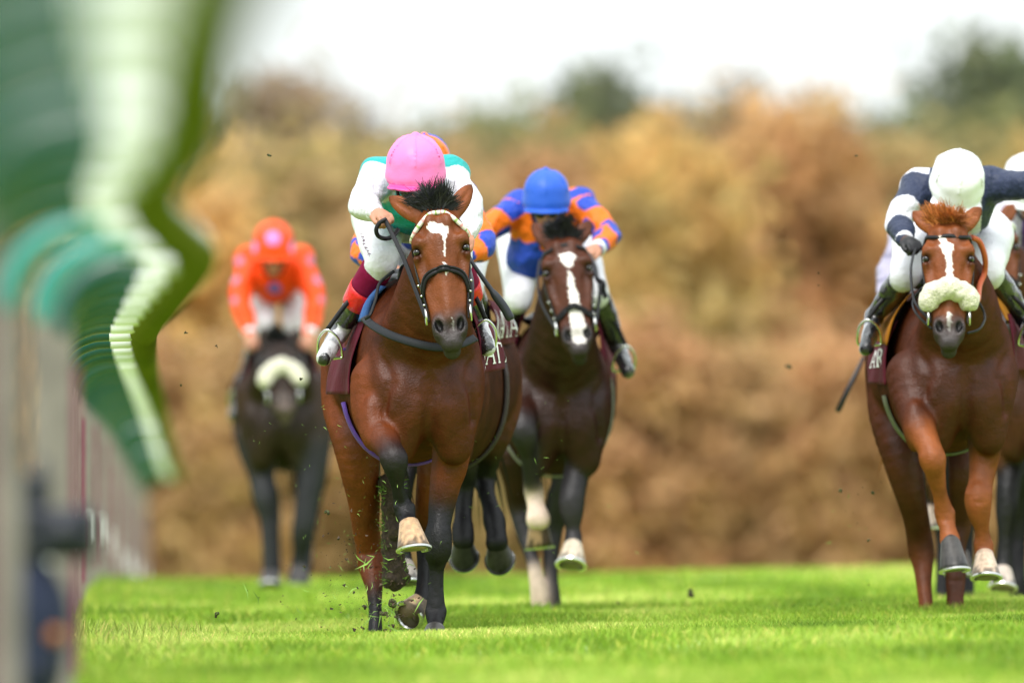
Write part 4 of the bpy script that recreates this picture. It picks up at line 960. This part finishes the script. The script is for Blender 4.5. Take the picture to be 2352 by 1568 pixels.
rc = h1.part('saddle_pad', *cloth_patch([P(872, 655, Y1 + .0), P(850, 650, Y1 + .5), P(800, 745, Y1 + .5), P(828, 733, Y1 - .02)], bulge=.012, thick=.03, out=(-1, -.3, .2))[:2], M_CLOTH, None, np.tile(np.array((.05, .12, .32)), (19 * 19 * 2, 1)))
h1.girth((.12, .06, .32), ly=.42, w=.085)
rein(h1, j1, 0, mids=[(952, 660, -.95), (925, 590, -.8)], w=.022); rein(h1, j1, 1, mids=[(1084, 640, -.9)])
h1.part('rein', *ribbon(spline([P(x, y, Y1 + l) for x, y, l in ((888, 503, -.56), (872, 512, -.56), (864, 528, -.56), (870, 543, -.55), (888, 548, -.54), (905, 540, -.5), (915, 525, -.46))], 8), .02, .005, (0, -1, 0)).args(), M_LEATHER)
# breast girth across the chest
def breastgirth(h, pts, w=.040, m=None):
    p = spline([P(x, y, h.Y + l) for x, y, l in pts], 10); return h.part('breast_girth', *ribbon(p, w, .006, (0, -1, .25)).args(), m or M_RUBBER)
breastgirth(h1, ((836, 728, -.28), (858, 748, -.42), (900, 770, -.545), (955, 788, -.60), (1005, 797, -.60), (1050, 792, -.57), (1092, 775, -.42)))
h1.part('neck_strap', *ribbon(spline([P(x, y, Y1 + l) for x, y, l in ((905, 622, -.2), (872, 650, -.27), (862, 690, -.33), (850, 722, -.38), (838, 732, -.36))], 8), .016, .005, (-.5, -1, 0)).args(), M_LEATHER)
# small stitched marks: gold thread on the gaiter, print on the thigh
def on_mesh(o, x, y, lift=.003):
    V = np.array([v.co for v in o.data.vertices]) + np.array(j1.root.location); px = CX + V[:, 0] * F / V[:, 1]; py = HY - (V[:, 2] - CAMZ) * F / V[:, 1]
    k = np.argsort((px - x) ** 2 + (py - y) ** 2 + (V[:, 1] - V[:, 1].min()) * 60)[0]; return P(x, y, V[k, 1] - lift)
gt = [c for c in j1.boots[0].children if c.name.startswith('gaiter')][0]
q = [on_mesh(gt, 838 + 3.2 * i + (2 if i % 2 else -1), 628 + 1.6 * i + (-4 if i % 2 else 3), .004) for i in range(9)]
sub('gold_thread', *tube(spline(q, 4), .0016, 6).args(), mat('gold_thread', (.6, .3, .03), .5), j1.boots[0])
mb = MB()
for i in range(10):
    x, y = 826 + 1.9 * i + 2 * math.sin(i), 538 + 5.2 * i; a_ = on_mesh(j1.breeches, x, y); b_ = on_mesh(j1.breeches, x + 7, y - 1 + 2 * (i % 3)); tube([a_, b_], .0013, 5, mb); tube([.5 * (a_ + b_), on_mesh(j1.breeches, x + 3 + (i % 2), y + 4)], .0013, 5, mb)
sub('print', *mb.args(), mat('maroon_print', (.12, .03, .09), .6), j1.breeches)
# ------------------------------------------------------------------ the other runners
def limb(*p): return list(p)
# ---- second: hidden behind the leader
h2 = Horse(67.9, 1003, -.02, rad(-6), (1006, 575, -.9), (1028, 830, -1.1), ((975, 540, -.85), (1040, 540, -.85)),
  [dict(dark=1010, pts=[(1120, 850, 1.2, 72), (1138, 925, 1.1, 60), (1132, 1000, 1.0, 42), (1117, 1055, 1.1, 31), (1112, 1095, 1.15, 28), (1117, 1130, 1.1, 20), (1127, 1165, 1.05, 20), (1135, 1195, 1.0, 26), (1139, 1222, .95, 23), (1141, 1246, .92, 26)],
        hoof=((1148, 1278, .99), (.05, -.35, -1), (.035, .03, .028), .98)),
   dict(dark=1030, pts=[(1050, 870, 1.2, 72), (1062, 960, 1.1, 52), (1066, 1050, 1.0, 36), (1066, 1120, 1.05, 24), (1064, 1180, 1.0, 20), (1063, 1215, .95, 26), (1064, 1240, .92, 26)],
        hoof=((1066, 1272, .99), (0, -.35, -1), (.022, .02, .019), .98)),
   dict(dark=1040, pts=[(945, 890, -.25, 60), (938, 990, -.3, 44), (925, 1090, -.42, 30), (918, 1140, -.46, 28), (920, 1200, -.4, 17), (926, 1270, -.35, 19), (931, 1300, -.37, 20)],
        hoof=((936, 1344, -.42), (0, -1, -.1), (.3, .27, .24))),
   dict(dark=1040, pts=[(1060, 890, -.2, 60), (1045, 980, -.28, 44), (1010, 1060, -.5, 30), (1000, 1090, -.55, 30), (1000, 1150, -.42, 18), (1000, 1200, -.3, 20), (1000, 1225, -.26, 20)],
        hoof=((1002, 1260, -.2), (0, .5, -1), (.1, .08, .06)))],
  (.042, .012, .0045), .97, .010, label='dark bay racehorse half hidden close behind the leading bay')
h2.bridle(); h2.manes((.015, .014, .015), 120); h2.tail((.012, .012, .012)); h2.girth((.05, .04, .04))
OR = (.70, .14, .008); BL = (.014, .05, .36)
def pblue(s, V, C):
    C[:] = BL; n = wob(V, 25, 2) * .012
    for i in (0, 1):
        t, e, ee = arm_t(V, s.sh[i], s.el[i]); t2, e2, ee2 = arm_t(V, s.el[i], s.wr[i]); lat = ee[:, 0] * 9; v = (ee[:, 2] - ee[:, 1]) * 7
        ang = np.arctan2(ee[:, 2] - ee[:, 1], ee[:, 0]); an2 = np.arctan2(ee2[:, 2] - ee2[:, 1], ee2[:, 0])
        a = (e < .13) & (t > .12) & (t < 1.1); m = a & (np.sin(2 * math.pi * 1.25 * (t - .12) + n * 20) * np.cos(1.5 * ang + .6 + i) > -.08); C[m] = OR
        b = (e2 < .1) & (t2 > 0) & (t > 1.0); m = b & (np.sin(2 * math.pi * 1.3 * t2 + n * 20) * np.cos(1.5 * an2 + 1.4 + i) > -.1); C[m] = OR
    for (a, r) in (((-.10, -.1, -.14), .075), ((.12, -.1, -.12), .07), ((-.05, .2, .05), .08), ((.10, .0, .10), .05), ((-.13, .05, .07), .05), ((0, -.1, -.22), .06)):
        p = .5 * (s.sh[0] + s.sh[1]) + np.array(a); C[((V - p) ** 2).sum(1) < r * r * (1 + .2 * wob(V, 40, 4)) ** 2] = OR
def cap2(s, V, C):
    a = np.arctan2((V - s.hc) @ s.rt, (V - s.hc) @ s.fw); C[np.mod(a / (math.pi / 3) + .5, 2) < 1] = (.03, .07, .4)
j2 = Jockey(67.9, (974, 374, -.3), .132, ((892, 452, .0), (1058, 452, .0)), ((832, 572, -.2), (1108, 560, -.2)), ((880, 610, -.42), (1062, 592, -.4)),
            ((905, 618, -.5), (1040, 600, -.48)), ((880, 560, .45), (1070, 560, .45)), ((885, 650, .02), (1075, 650, .02)), ((850, 780, .28), (1120, 790, .28)),
            ((850, 830, .06), (1110, 840, .06)), 'jockey in blue and orange silks mostly hidden behind the pink-capped jockey', cap=OR, silk=BL, paint=pblue, cap_paint=cap2, cap_up=(0, -.25, .97))
saddle_of(h2); stirrup(h2, j2)
cloth_of(h2, ((1125, 688, .1), (1150, 700, .8), (1180, 788, .85), (1120, 800, .1)), 'QATAR', (.0, .2, .24, .6), out=(1, -.35, 0), bulge=.03, seed=7, wrap=.4)
cloth_of(h2, ((880, 700, .1), (880, 700, .8), (850, 800, .85), (870, 800, .1)), None, out=(-1, -.3, 0), seed=8)
rein(h2, j2, 0); rein(h2, j2, 1)

# ---- third: blaze, blue cap
SOCK = (.62, .48, .38); DB = (.023, .0068, .0036)
h3 = Horse(71.8, 1283, -.033, rad(2), (1293, 558, -.92), (1331, 812, -1.14), ((1222, 512, -.8), (1358, 508, -.82)),
  [dict(dark=800, pts=[(1205, 870, -.25, 62), (1195, 935, -.36, 46), (1196, 972, -.5, 37), (1205, 1002, -.52, 30), (1212, 1040, -.42, 19), (1218, 1085, -.35, 18), (1226, 1126, -.28, 23), (1231, 1160, -.3, 20), (1236, 1192, -.33, 28)],
        cols=[DB, DB, (.02, .018, .02), (.02, .018, .02), (.02, .018, .02), (.02, .018, .02), SOCK, SOCK, SOCK], hoof=((1241, 1258, -.30), (0, .6, -.8), (.30, .19, .10), .98)),
   dict(dark=1030, pts=[(1340, 870, -.2, 62), (1336, 945, -.22, 47), (1333, 1010, -.25, 35), (1327, 1070, -.28, 30), (1314, 1140, -.35, 30), (1313, 1175, -.36, 27), (1316, 1210, -.36, 17), (1317, 1232, -.36, 20), (1316, 1254, -.38, 22)],
        hoof=((1311, 1302, -.46), (0, -1, -.05), (.6, .5, .38), 1.05)),
   dict(dark=1120, pts=[(1185, 880, 1.2, 72), (1174, 970, 1.1, 55), (1172, 1040, 1.0, 37), (1184, 1105, 1.05, 29), (1193, 1160, 1.12, 27), (1204, 1215, 1.1, 22), (1217, 1265, 1.05, 16), (1228, 1305, 1.0, 16), (1236, 1350, .98, 19), (1244, 1392, 1.0, 25)],
        cols=[DB] * 4 + [(.02, .018, .02)] * 3 + [SOCK] * 3, hoof=((1246, 1428, .95), (0, -1, 0), (.6, .45, .36))),
   dict(dark=1060, pts=[(1345, 870, 1.2, 72), (1352, 970, 1.1, 56), (1315, 1070, 1.0, 36), (1284, 1150, 1.05, 29), (1270, 1215, 1.1, 23), (1265, 1300, 1.05, 16), (1268, 1360, 1.0, 18), (1272, 1398, 1.0, 20)])],
  DB, .95, .009, head_coat=(.066, .019, .0085), blaze=[[(-.035, .16), (-.01, .145), (.03, .15), (.055, .19), (.035, .25), (.012, .29), (-.015, .26), (-.035, .21)],
      [(-.004, .33), (.016, .33), (.034, .5), (.048, .7), (.052, .84), (.040, .95), (-.024, .95), (-.032, .84), (-.026, .68), (-.014, .5)]], muzzle_white=True, points=(.02, .018, .02),
  label='dark bay racehorse with a broad white blaze ridden by the blue-capped jockey')
h3.bridle(brow=(.07, .13), nose=(.64, .7)); h3.manes((.02, .02, .022), 160); h3.tail((.012, .012, .012))
h3.hair('forelock', [h3.H(-.05, -.02, -.02), h3.H(0, -.01, .02), h3.H(.05, -.02, -.02)], 1500, .12, (-.05, .25, .9), (.035, .035, .04), .3, .0026, 2, .5)
h3.girth((.2, .2, .17), ly=.45, w=.08)
j3 = Jockey(71.8, (1255, 446, -.34), .121, ((1188, 478, .0), (1328, 470, .0)), ((1108, 540, -.16), (1398, 538, -.2)), ((1075, 585, -.34), (1372, 572, -.42)),
            ((1066, 610, -.4), (1352, 578, -.48)), ((1196, 560, .45), (1318, 560, .45)), ((1190, 680, .02), (1366, 668, .02)), ((1150, 790, .28), (1420, 798, .28)),
            ((1140, 850, .06), (1442, 852, .06)), 'jockey in blue silks with orange patches and a plain blue cap', belly=(1215, 590, .1), cap_up=(0, -.18, .98), cap=(.016, .085, .48), silk=BL, paint=pblue, foot=(.05, .05, .05))
saddle_of(h3); stirrup(h3, j3); rein(h3, j3, 0, mids=[(1245, 700, -.9), (1234, 650, -.75)], end=(1240, 596, -.5), w=.014); rein(h3, j3, 1, mids=[(1378, 660, -.85)])
cloth_of(h3, ((1366, 715, .05), (1385, 740, .7), (1412, 868, .75), (1384, 900, .05)), None, out=(1, -.3, 0), bulge=.02, seed=9)
cloth_of(h3, ((1200, 715, .05), (1190, 740, .7), (1170, 868, .75), (1180, 870, .05)), None, out=(-1, -.3, 0), bulge=.02, seed=10)
h3.part('rein', *tube(spline([P(x, y, 71.8 + l) for x, y, l in ((1352, 585, -.5), (1366, 612, -.7), (1372, 640, -.85), (1385, 650, -.9), (1386, 668, -.9), (1393, 684, -.9))], 6), .014, 8).args(), M_LEATHER)

# ---- chestnut with the sheepskin noseband, white cap
CH = (.055, .0135, .0045); CHL = (.22, .062, .016)
h5 = Horse(67.6, 2192, .05, rad(5), (2177, 526, -.92), (2180, 796, -1.12), ((2096, 487, -.84), (2253, 476, -.84)),
  [dict(dark=900, pts=[(2100, 865, -.25, 66), (2102, 940, -.36, 46), (2117, 990, -.48, 35), (2135, 1030, -.56, 29), (2142, 1055, -.58, 31), (2148, 1082, -.56, 24), (2159, 1135, -.5, 17), (2170, 1182, -.46, 23), (2176, 1210, -.48, 19), (2182, 1240, -.5, 24)], cols=[CH, CH] + [CHL] * 8,
        hoof=((2192, 1312, -.56), (.1, -1, -.2), (.05, .045, .042), 1.0)),
   dict(dark=900, pts=[(2272, 865, -.2, 68), (2265, 940, -.2, 50), (2260, 1045, -.22, 35), (2253, 1108, -.26, 29), (2247, 1140, -.3, 32), (2248, 1172, -.3, 28), (2255, 1215, -.28, 17), (2259, 1256, -.26, 22), (2261, 1277, -.28, 21)], cols=[CH, CH] + [CHL] * 8,
        hoof=((2264, 1330, -.34), (.1, -1, -.05), (.6, .45, .33), 1.0)),
   dict(dark=1500, pts=[(2062, 850, 1.2, 74), (2062, 950, 1.1, 67), (2072, 1045, 1.0, 47), (2088, 1120, 1.0, 37), (2102, 1180, 1.06, 31), (2110, 1225, 1.12, 30), (2116, 1265, 1.14, 30), (2120, 1300, 1.12, 23), (2122, 1340, 1.08, 18), (2128, 1400, 1.02, 17), (2128, 1425, 1.0, 19)], cols=[CH] * 6 + [(.13, .034, .009)] * 5),
   dict(dark=1500, pts=[(2225, 870, 1.2, 74), (2222, 990, 1.1, 50), (2210, 1075, 1.0, 33), (2207, 1150, 1.05, 28), (2206, 1200, 1.1, 27), (2198, 1260, 1.08, 20), (2195, 1320, 1.05, 23), (2194, 1370, 1.02, 20), (2193, 1420, 1.0, 22)], cols=[CH] * 6 + [(.07, .018, .006)] * 5)],
  CH, .98, .0085, head_coat=(.165, .046, .013), blaze=[[(-.05, .115), (-.03, .11), (-.005, .16), (.022, .19), (.03, .225), (.012, .26), (.02, .33), (.022, .50), (-.02, .5), (-.012, .36), (-.022, .28), (-.045, .2)], [(-.012, .74), (.012, .74), (.01, .9), (-.01, .9)]],
  muzzle=(.035, .028, .028), label='chestnut racehorse wearing a fluffy sheepskin noseband under the white-capped jockey with outstretched arm')
h5.bridle(brow=(.105, .11), nose=(.565, .64), fleece=.046)
h5.hair('forelock', [h5.H(-.06, -.02, -.02), h5.H(-.01, -.01, .02), h5.H(.06, -.02, -.02)], 1700, .12, (-.38, -.05, .9), (.40, .14, .042), .25, .0025, 6, .6, .3)
h5.manes((.25, .09, .03), 180); h5.tail((.2, .07, .025)); h5.girth((.13, .14, .09), ly=.42, w=.09)
NV = (.022, .03, .062); WH = (.64, .64, .70)
def pj5(s, V, C):
    C[:] = WH; n = wob(V, 22, 2) * .015
    for i in (0, 1):
        t, e, ee = arm_t(V, s.sh[i], s.el[i]); t2, e2, _ = arm_t(V, s.el[i], s.wr[i])
        a = (e < .13) & (t > .0) & (t < 1.15)
        if i == 0: C[a & (t < .62 + n) & (ee[:, 0] + ee[:, 2] * .6 > -.045)] = NV; C[(e2 < .1) & (t2 > .35) & (t > .9) & (ee[:, 0] > -.02)] = NV
        else: C[a] = NV; C[(e2 < .1) & (t2 > 0)] = NV
    d = V - .5 * (s.sh[0] + s.sh[1]); m = (np.abs(d[:, 0] + .02) < .05) & (d[:, 2] < .08); C[m & (d[:, 2] < -.05)] = NV
    C[(np.abs(d[:, 0] + .115) < .012) & (d[:, 2] > 0)] = NV; C[(np.abs(d[:, 0] - .15) < .03)] = NV
j5 = Jockey(67.6, (2200, 410, -.36), .130, ((2108, 430, .0), (2282, 425, .0)), ((2064, 505, -.2), (2362, 428, -.12)), ((2078, 552, -.42), (2425, 470, -.2)),
            ((2102, 562, -.5), (2448, 485, -.2)), ((2108, 545, .45), (2270, 540, .45)), ((2080, 632, .02), (2272, 622, .02)), ((2008, 728, .28), (2352, 728, .28)),
            ((1990, 800, .05), (2378, 800, .05)), 'jockey in white and navy silks and white cap with one arm stretched out', cap=(.74, .75, .78), silk=WH, paint=pj5, gloves=(.01, .01, .012), cap_up=(.12, -.66, .75), vox=.008,
            foot=(.4, .4, .41))
saddle_of(h5); stirrup(h5, j5)
YE = (.34, .13, .012)
cloth_of(h5, ((2096, 668, .0), (2060, 690, .55), (2012, 778, .62), (2030, 792, .05)), None, col=YE, out=(-1, -.3, .2), bulge=.02, seed=3, name='saddle_pad')
cloth_of(h5, ((2250, 650, .0), (2290, 670, .55), (2322, 745, .62), (2316, 735, .0)), None, col=YE, out=(1, -.3, .2), bulge=.02, seed=4, name='saddle_pad')
cloth_of(h5, ((2060, 735, .08), (2022, 760, .75), (1996, 880, .78), (2034, 884, .08)), 'AR', (.10, .30, .30, .30), out=(-1, -.3, 0), bulge=.02, seed=12)
cloth_of(h5, ((2316, 720, .08), (2345, 735, .75), (2375, 850, .78), (2330, 850, .08)), None, out=(1, -.3, 0), bulge=.02, seed=13)
rein(h5, j5, 0, mids=[(2100, 690, -.95), (2092, 620, -.75)], w=.014)
h5.part('rein', *tube(spline([P(x, y, 67.6 + l) for x, y, l in ((2232, 545, -.85), (2250, 556, -.8), (2262, 590, -.75), (2262, 625, -.7), (2250, 655, -.75), (2246, 690, -.95))], 6), .014, 8).args(), mat('orange_rubber_grip', (.45, .09, .03), .6))
for sg in (-1, 1):
    h5.part('rein', *tube(spline([P(x, y, 67.6 + l) for x, y, l in (((2120, 660, -.95), (2098, 690, -.9), (2105, 720, -1.0), (2140, 755, -1.1)) if sg < 0 else ((2246, 690, -.95), (2262, 725, -.95), (2250, 755, -1.05), (2222, 765, -1.1)))], 6), .006, 8).args(), M_LEATHER)

# ---- behind the chestnut
h6 = Horse(72.4, 2388, .05, rad(-2), (2276, 508, -.9), (2306, 760, -1.1), ((2262, 462, -.8), (2330, 470, -.8)),
  [dict(dark=1020, pts=[(2312, 880, -.2, 62), (2322, 960, -.2, 50), (2322, 1050, -.2, 36), (2316, 1120, -.26, 28), (2312, 1170, -.28, 26), (2308, 1230, -.28, 17), (2306, 1285, -.28, 20), (2304, 1312, -.3, 20)], hoof=((2302, 1354, -.36), (0, -1, 0), (.5, .42, .36), 1.0)),
   dict(dark=1020, pts=[(2410, 880, -.2, 62), (2405, 960, -.3, 46), (2390, 1040, -.45, 32), (2380, 1080, -.5, 30), (2385, 1150, -.4, 18), (2390, 1210, -.3, 22)], hoof=((2394, 1270, -.3), (0, -1, 0), (.1, .09, .08), 1.0)),
   dict(dark=1020, pts=[(2330, 880, 1.2, 72), (2332, 980, 1.1, 52), (2336, 1080, 1.05, 34), (2338, 1160, 1.1, 26), (2338, 1250, 1.1, 17), (2338, 1330, 1.0, 19), (2338, 1390, 1.0, 20)]),
   dict(dark=1020, pts=[(2430, 880, 1.2, 72), (2432, 980, 1.1, 52), (2430, 1080, 1.05, 34), (2420, 1160, 1.1, 26), (2418, 1250, 1.1, 17), (2418, 1330, 1.0, 19), (2418, 1390, 1.0, 20)])],
  (.06, .018, .007), .94, .011, head_coat=(.11, .033, .011), label='brown racehorse with a white browband peering from behind the chestnut at the right edge')
h6.bridle(brow=(.05, .09), brow_col=[(.75, .75, .75)]); h6.manes((.03, .02, .02), 100); h6.tail((.02, .015, .015)); h6.girth((.35, .35, .33))
LV = (.34, .32, .42)
def pj6(s, V, C):
    C[:] = (.48, .46, .55); d = V - .5 * (s.sh[0] + s.sh[1]); C[(np.abs(d[:, 0]) < .05) & (d[:, 2] < -.02)] = (.10, .03, .22)
j6 = Jockey(72.4, (2362, 412, -.3), .128, ((2296, 470, .0), (2440, 470, .0)), ((2316, 590, -.2), (2480, 580, -.2)), ((2338, 655, -.4), (2440, 640, -.4)), ((2350, 675, -.48), (2420, 655, -.48)),
            ((2300, 590, .45), (2430, 590, .45)), ((2290, 680, .02), (2440, 680, .02)), ((2262, 790, .28), (2480, 790, .28)), ((2262, 850, .06), (2490, 850, .06)),
            'jockey in pale lilac and purple silks with white cap at the right edge', cap=(.74, .75, .78), silk=LV, paint=pj6)
saddle_of(h6); stirrup(h6, j6); rein(h6, j6, 0); rein(h6, j6, 1)
cloth_of(h6, ((2280, 720, .05), (2270, 740, .7), (2250, 850, .75), (2265, 855, .05)), None, out=(-1, -.3, 0), seed=14); cloth_of(h6, ((2430, 720, .05), (2440, 740, .7), (2455, 850, .75), (2445, 855, .05)), None, out=(1, -.3, 0), seed=15)
h7 = Horse(73.6, 2158, .05, rad(0), (2165, 590, -.9), (2165, 820, -1.1), ((2120, 560, -.8), (2210, 560, -.8)),
  [dict(dark=1000, pts=[(2120, 880, -.2, 60), (2126, 960, -.3, 46), (2134, 1050, -.4, 32), (2138, 1090, -.45, 30), (2136, 1140, -.4, 18), (2134, 1170, -.4, 19)], hoof=((2136, 1212, -.42), (0, -1, 0), (.35, .28, .22), 1.0)),
   dict(dark=1000, pts=[(2205, 880, -.2, 60), (2205, 960, -.2, 46), (2204, 1060, -.2, 32), (2204, 1140, -.26, 27), (2204, 1210, -.26, 17), (2204, 1270, -.26, 20)], hoof=((2204, 1320, -.3), (0, -1, 0), (.1, .08, .07), 1.0)),
   dict(dark=1000, pts=[(2115, 880, 1.2, 68), (2120, 980, 1.1, 46), (2150, 1080, 1.05, 30), (2160, 1160, 1.1, 22), (2165, 1250, 1.1, 15), (2165, 1370, 1.0, 17)]),
   dict(dark=1000, pts=[(2215, 880, 1.2, 68), (2215, 980, 1.1, 46), (2220, 1080, 1.05, 30), (2222, 1160, 1.1, 22), (2222, 1250, 1.1, 15), (2222, 1370, 1.0, 17)])],
  (.04, .014, .007), .93, .012, label='dark racehorse running hidden behind the chestnut with the sheepskin noseband')
h7.bridle(); h7.tail((.02, .015, .015)); h7.manes((.02, .015, .015), 80)
def pj7(s, V, C):
    C[:] = (.33, .31, .41); C[np.mod((V[:, 2] * 7 + .2 * wob(V, 12, 1)), 1) < .16] = (.2, .19, .28)
j7 = Jockey(73.6, (2160, 505, -.3), .125, ((2078, 552, .0), (2215, 548, .0)), ((2044, 628, -.1), (2240, 630, -.2)), ((2034, 682, -.22), (2215, 690, -.4)), ((2027, 714, -.26), (2200, 700, -.48)),
            ((2105, 640, .45), (2215, 640, .45)), ((2095, 730, .02), (2225, 730, .02)), ((2075, 800, .28), (2245, 830, .28)), ((2085, 860, .06), (2245, 880, .06)),
            'jockey in lilac silks with a bare hand holding a whip, behind the chestnut', cap=(.3, .3, .4), silk=LV, paint=pj7)
saddle_of(h7); rein(h7, j7, 1)

# ---- far back by the rail: orange silks, black horse with sheepskin noseband
BK = (.018, .009, .0055)
h4 = Horse(88.0, 646, .01, rad(1), (640, 800, -.95), (655, 950, -1.38), ((598, 752, -.85), (688, 752, -.85)),
  [dict(dark=1000, pts=[(590, 910, -.2, 54), (594, 990, -.2, 46), (600, 1070, -.2, 33), (606, 1140, -.25, 27), (614, 1195, -.25, 18), (619, 1270, -.25, 17), (621, 1315, -.25, 17)], hoof=((621, 1346, -.3), (0, -1, 0), (.04, .035, .035))),
   dict(dark=1000, pts=[(700, 910, -.2, 54), (712, 985, -.25, 46), (714, 1070, -.3, 33), (704, 1150, -.35, 26), (697, 1215, -.35, 27), (690, 1265, -.3, 18), (687, 1300, -.28, 18)], hoof=((685, 1338, -.3), (0, -1, 0), (.04, .035, .035))),
   dict(dark=1000, pts=[(585, 900, 1.2, 58), (580, 1000, 1.1, 44), (600, 1090, 1.0, 30), (622, 1150, 1.1, 22), (628, 1230, 1.05, 15), (630, 1310, 1.0, 17)]),
   dict(dark=1000, pts=[(712, 900, 1.2, 58), (722, 990, 1.1, 44), (722, 1080, 1.0, 32), (712, 1160, 1.1, 24), (705, 1240, 1.05, 16), (700, 1300, 1.0, 17)])],
  BK, .93, .012, points=(.02, .02, .024), head_coat=(.018, .010, .007), muzzle=(.07, .05, .04), label='almost black racehorse with sheepskin noseband far behind by the white rail')
h4.bridle(nose=(.46, .56), fleece=.046); h4.manes((.015, .015, .018), 120); h4.tail((.012, .012, .012)); h4.girth((.1, .08, .1))
h4.hair('forelock', [h4.H(-.05, -.02, -.02), h4.H(0, -.01, .02), h4.H(.05, -.02, -.02)], 500, .13, (0, .2, .9), (.02, .02, .024), .4, .004, 2, .3)
ORG = (.75, .06, .004)
def pj4(s, V, C):
    C[:] = ORG
    for a, b in ((s.sh, s.el), (s.el, s.wr)):
        for i in (0, 1):
            for t in (.12, .6): spots(C, V, [a[i] + (b[i] - a[i]) * t + np.array(((-.06, .06)[i], -.06, .03))], .034, (.5, .16, .30))
    ms = .5 * (s.sh[0] + s.sh[1]); spots(C, V, [ms + np.array((0, -.1, -.19))], .05, (.12, .12, .5))
def cap4(s, V, C): spots(C, V, [s.A(0, .13, .06), s.A(.1, .05, -.02), s.A(-.1, .05, -.02)], .045, (.5, .2, .55))
j4 = Jockey(88.0, (628, 557, -.3), .128, ((572, 598, .0), (690, 598, .0)), ((552, 688, -.15), (724, 688, -.15)), ((574, 768, -.38), (712, 768, -.38)), ((590, 796, -.45), (696, 796, -.45)),
            ((594, 650, .4), (688, 650, .4)), ((606, 748, .05), (676, 748, .05)), ((562, 870, .28), (718, 870, .28)), ((536, 955, .06), (742, 945, .06)),
            'jockey in bright orange spotted silks on the black horse far behind', cap=ORG, silk=ORG, paint=pj4, cap_paint=cap4, cap_up=(0, -.25, .97), belly=(628, 655, .1))
saddle_of(h4); stirrup(h4, j4); rein(h4, j4, 0); rein(h4, j4, 1)
cloth_of(h4, ((588, 780, .05), (580, 800, .7), (556, 905, .75), (566, 910, .05)), None, out=(-1, -.3, 0), seed=16); cloth_of(h4, ((704, 780, .05), (712, 800, .7), (736, 905, .75), (726, 910, .05)), None, out=(1, -.3, 0), seed=17)
# whips
M_WHIP = mat('whip_black', (.012, .014, .02), .5); M_WHIPR = mat('whip_grip_red', (.30, .07, .06), .55)
def whip(pts, r, label, grip=None):
    b = pts[0]; o = obj('whip', *tube(pts, r, 12).args(), M_WHIP, None, tuple(b)); tag(o, label, 'riding whip')
    if grip: sub('grip', *tube(grip[0], grip[1], 12).args(), M_WHIPR, o)
    return o
wp = [P(x, y, 73.3 + l) for x, y, l in ((2032, 705, 0), (2005, 775, -.02), (1985, 818, -.03), (1955, 880, -.05), (1924, 945, -.07))]
whip(wp[2:], [.011, .013, .015], 'black whip with a red grip hanging from the lilac sleeved arm', (wp[:3], [.013, .012, .011]))
wp = [P(x, y, 64.2 + l) for x, y, l in ((1064, 560, .05), (1083, 600, .0), (1110, 640, .0), (1135, 675, .0), (1158, 706, .0), (1174, 735, .0))]
whip(spline(wp, 4), np.interp(np.linspace(0, 1, 21), [0, .25, .55, .62, .95, 1], [.010, .009, .012, .020, .021, .015]), 'black padded whip in the right hand of the pink-capped jockey')
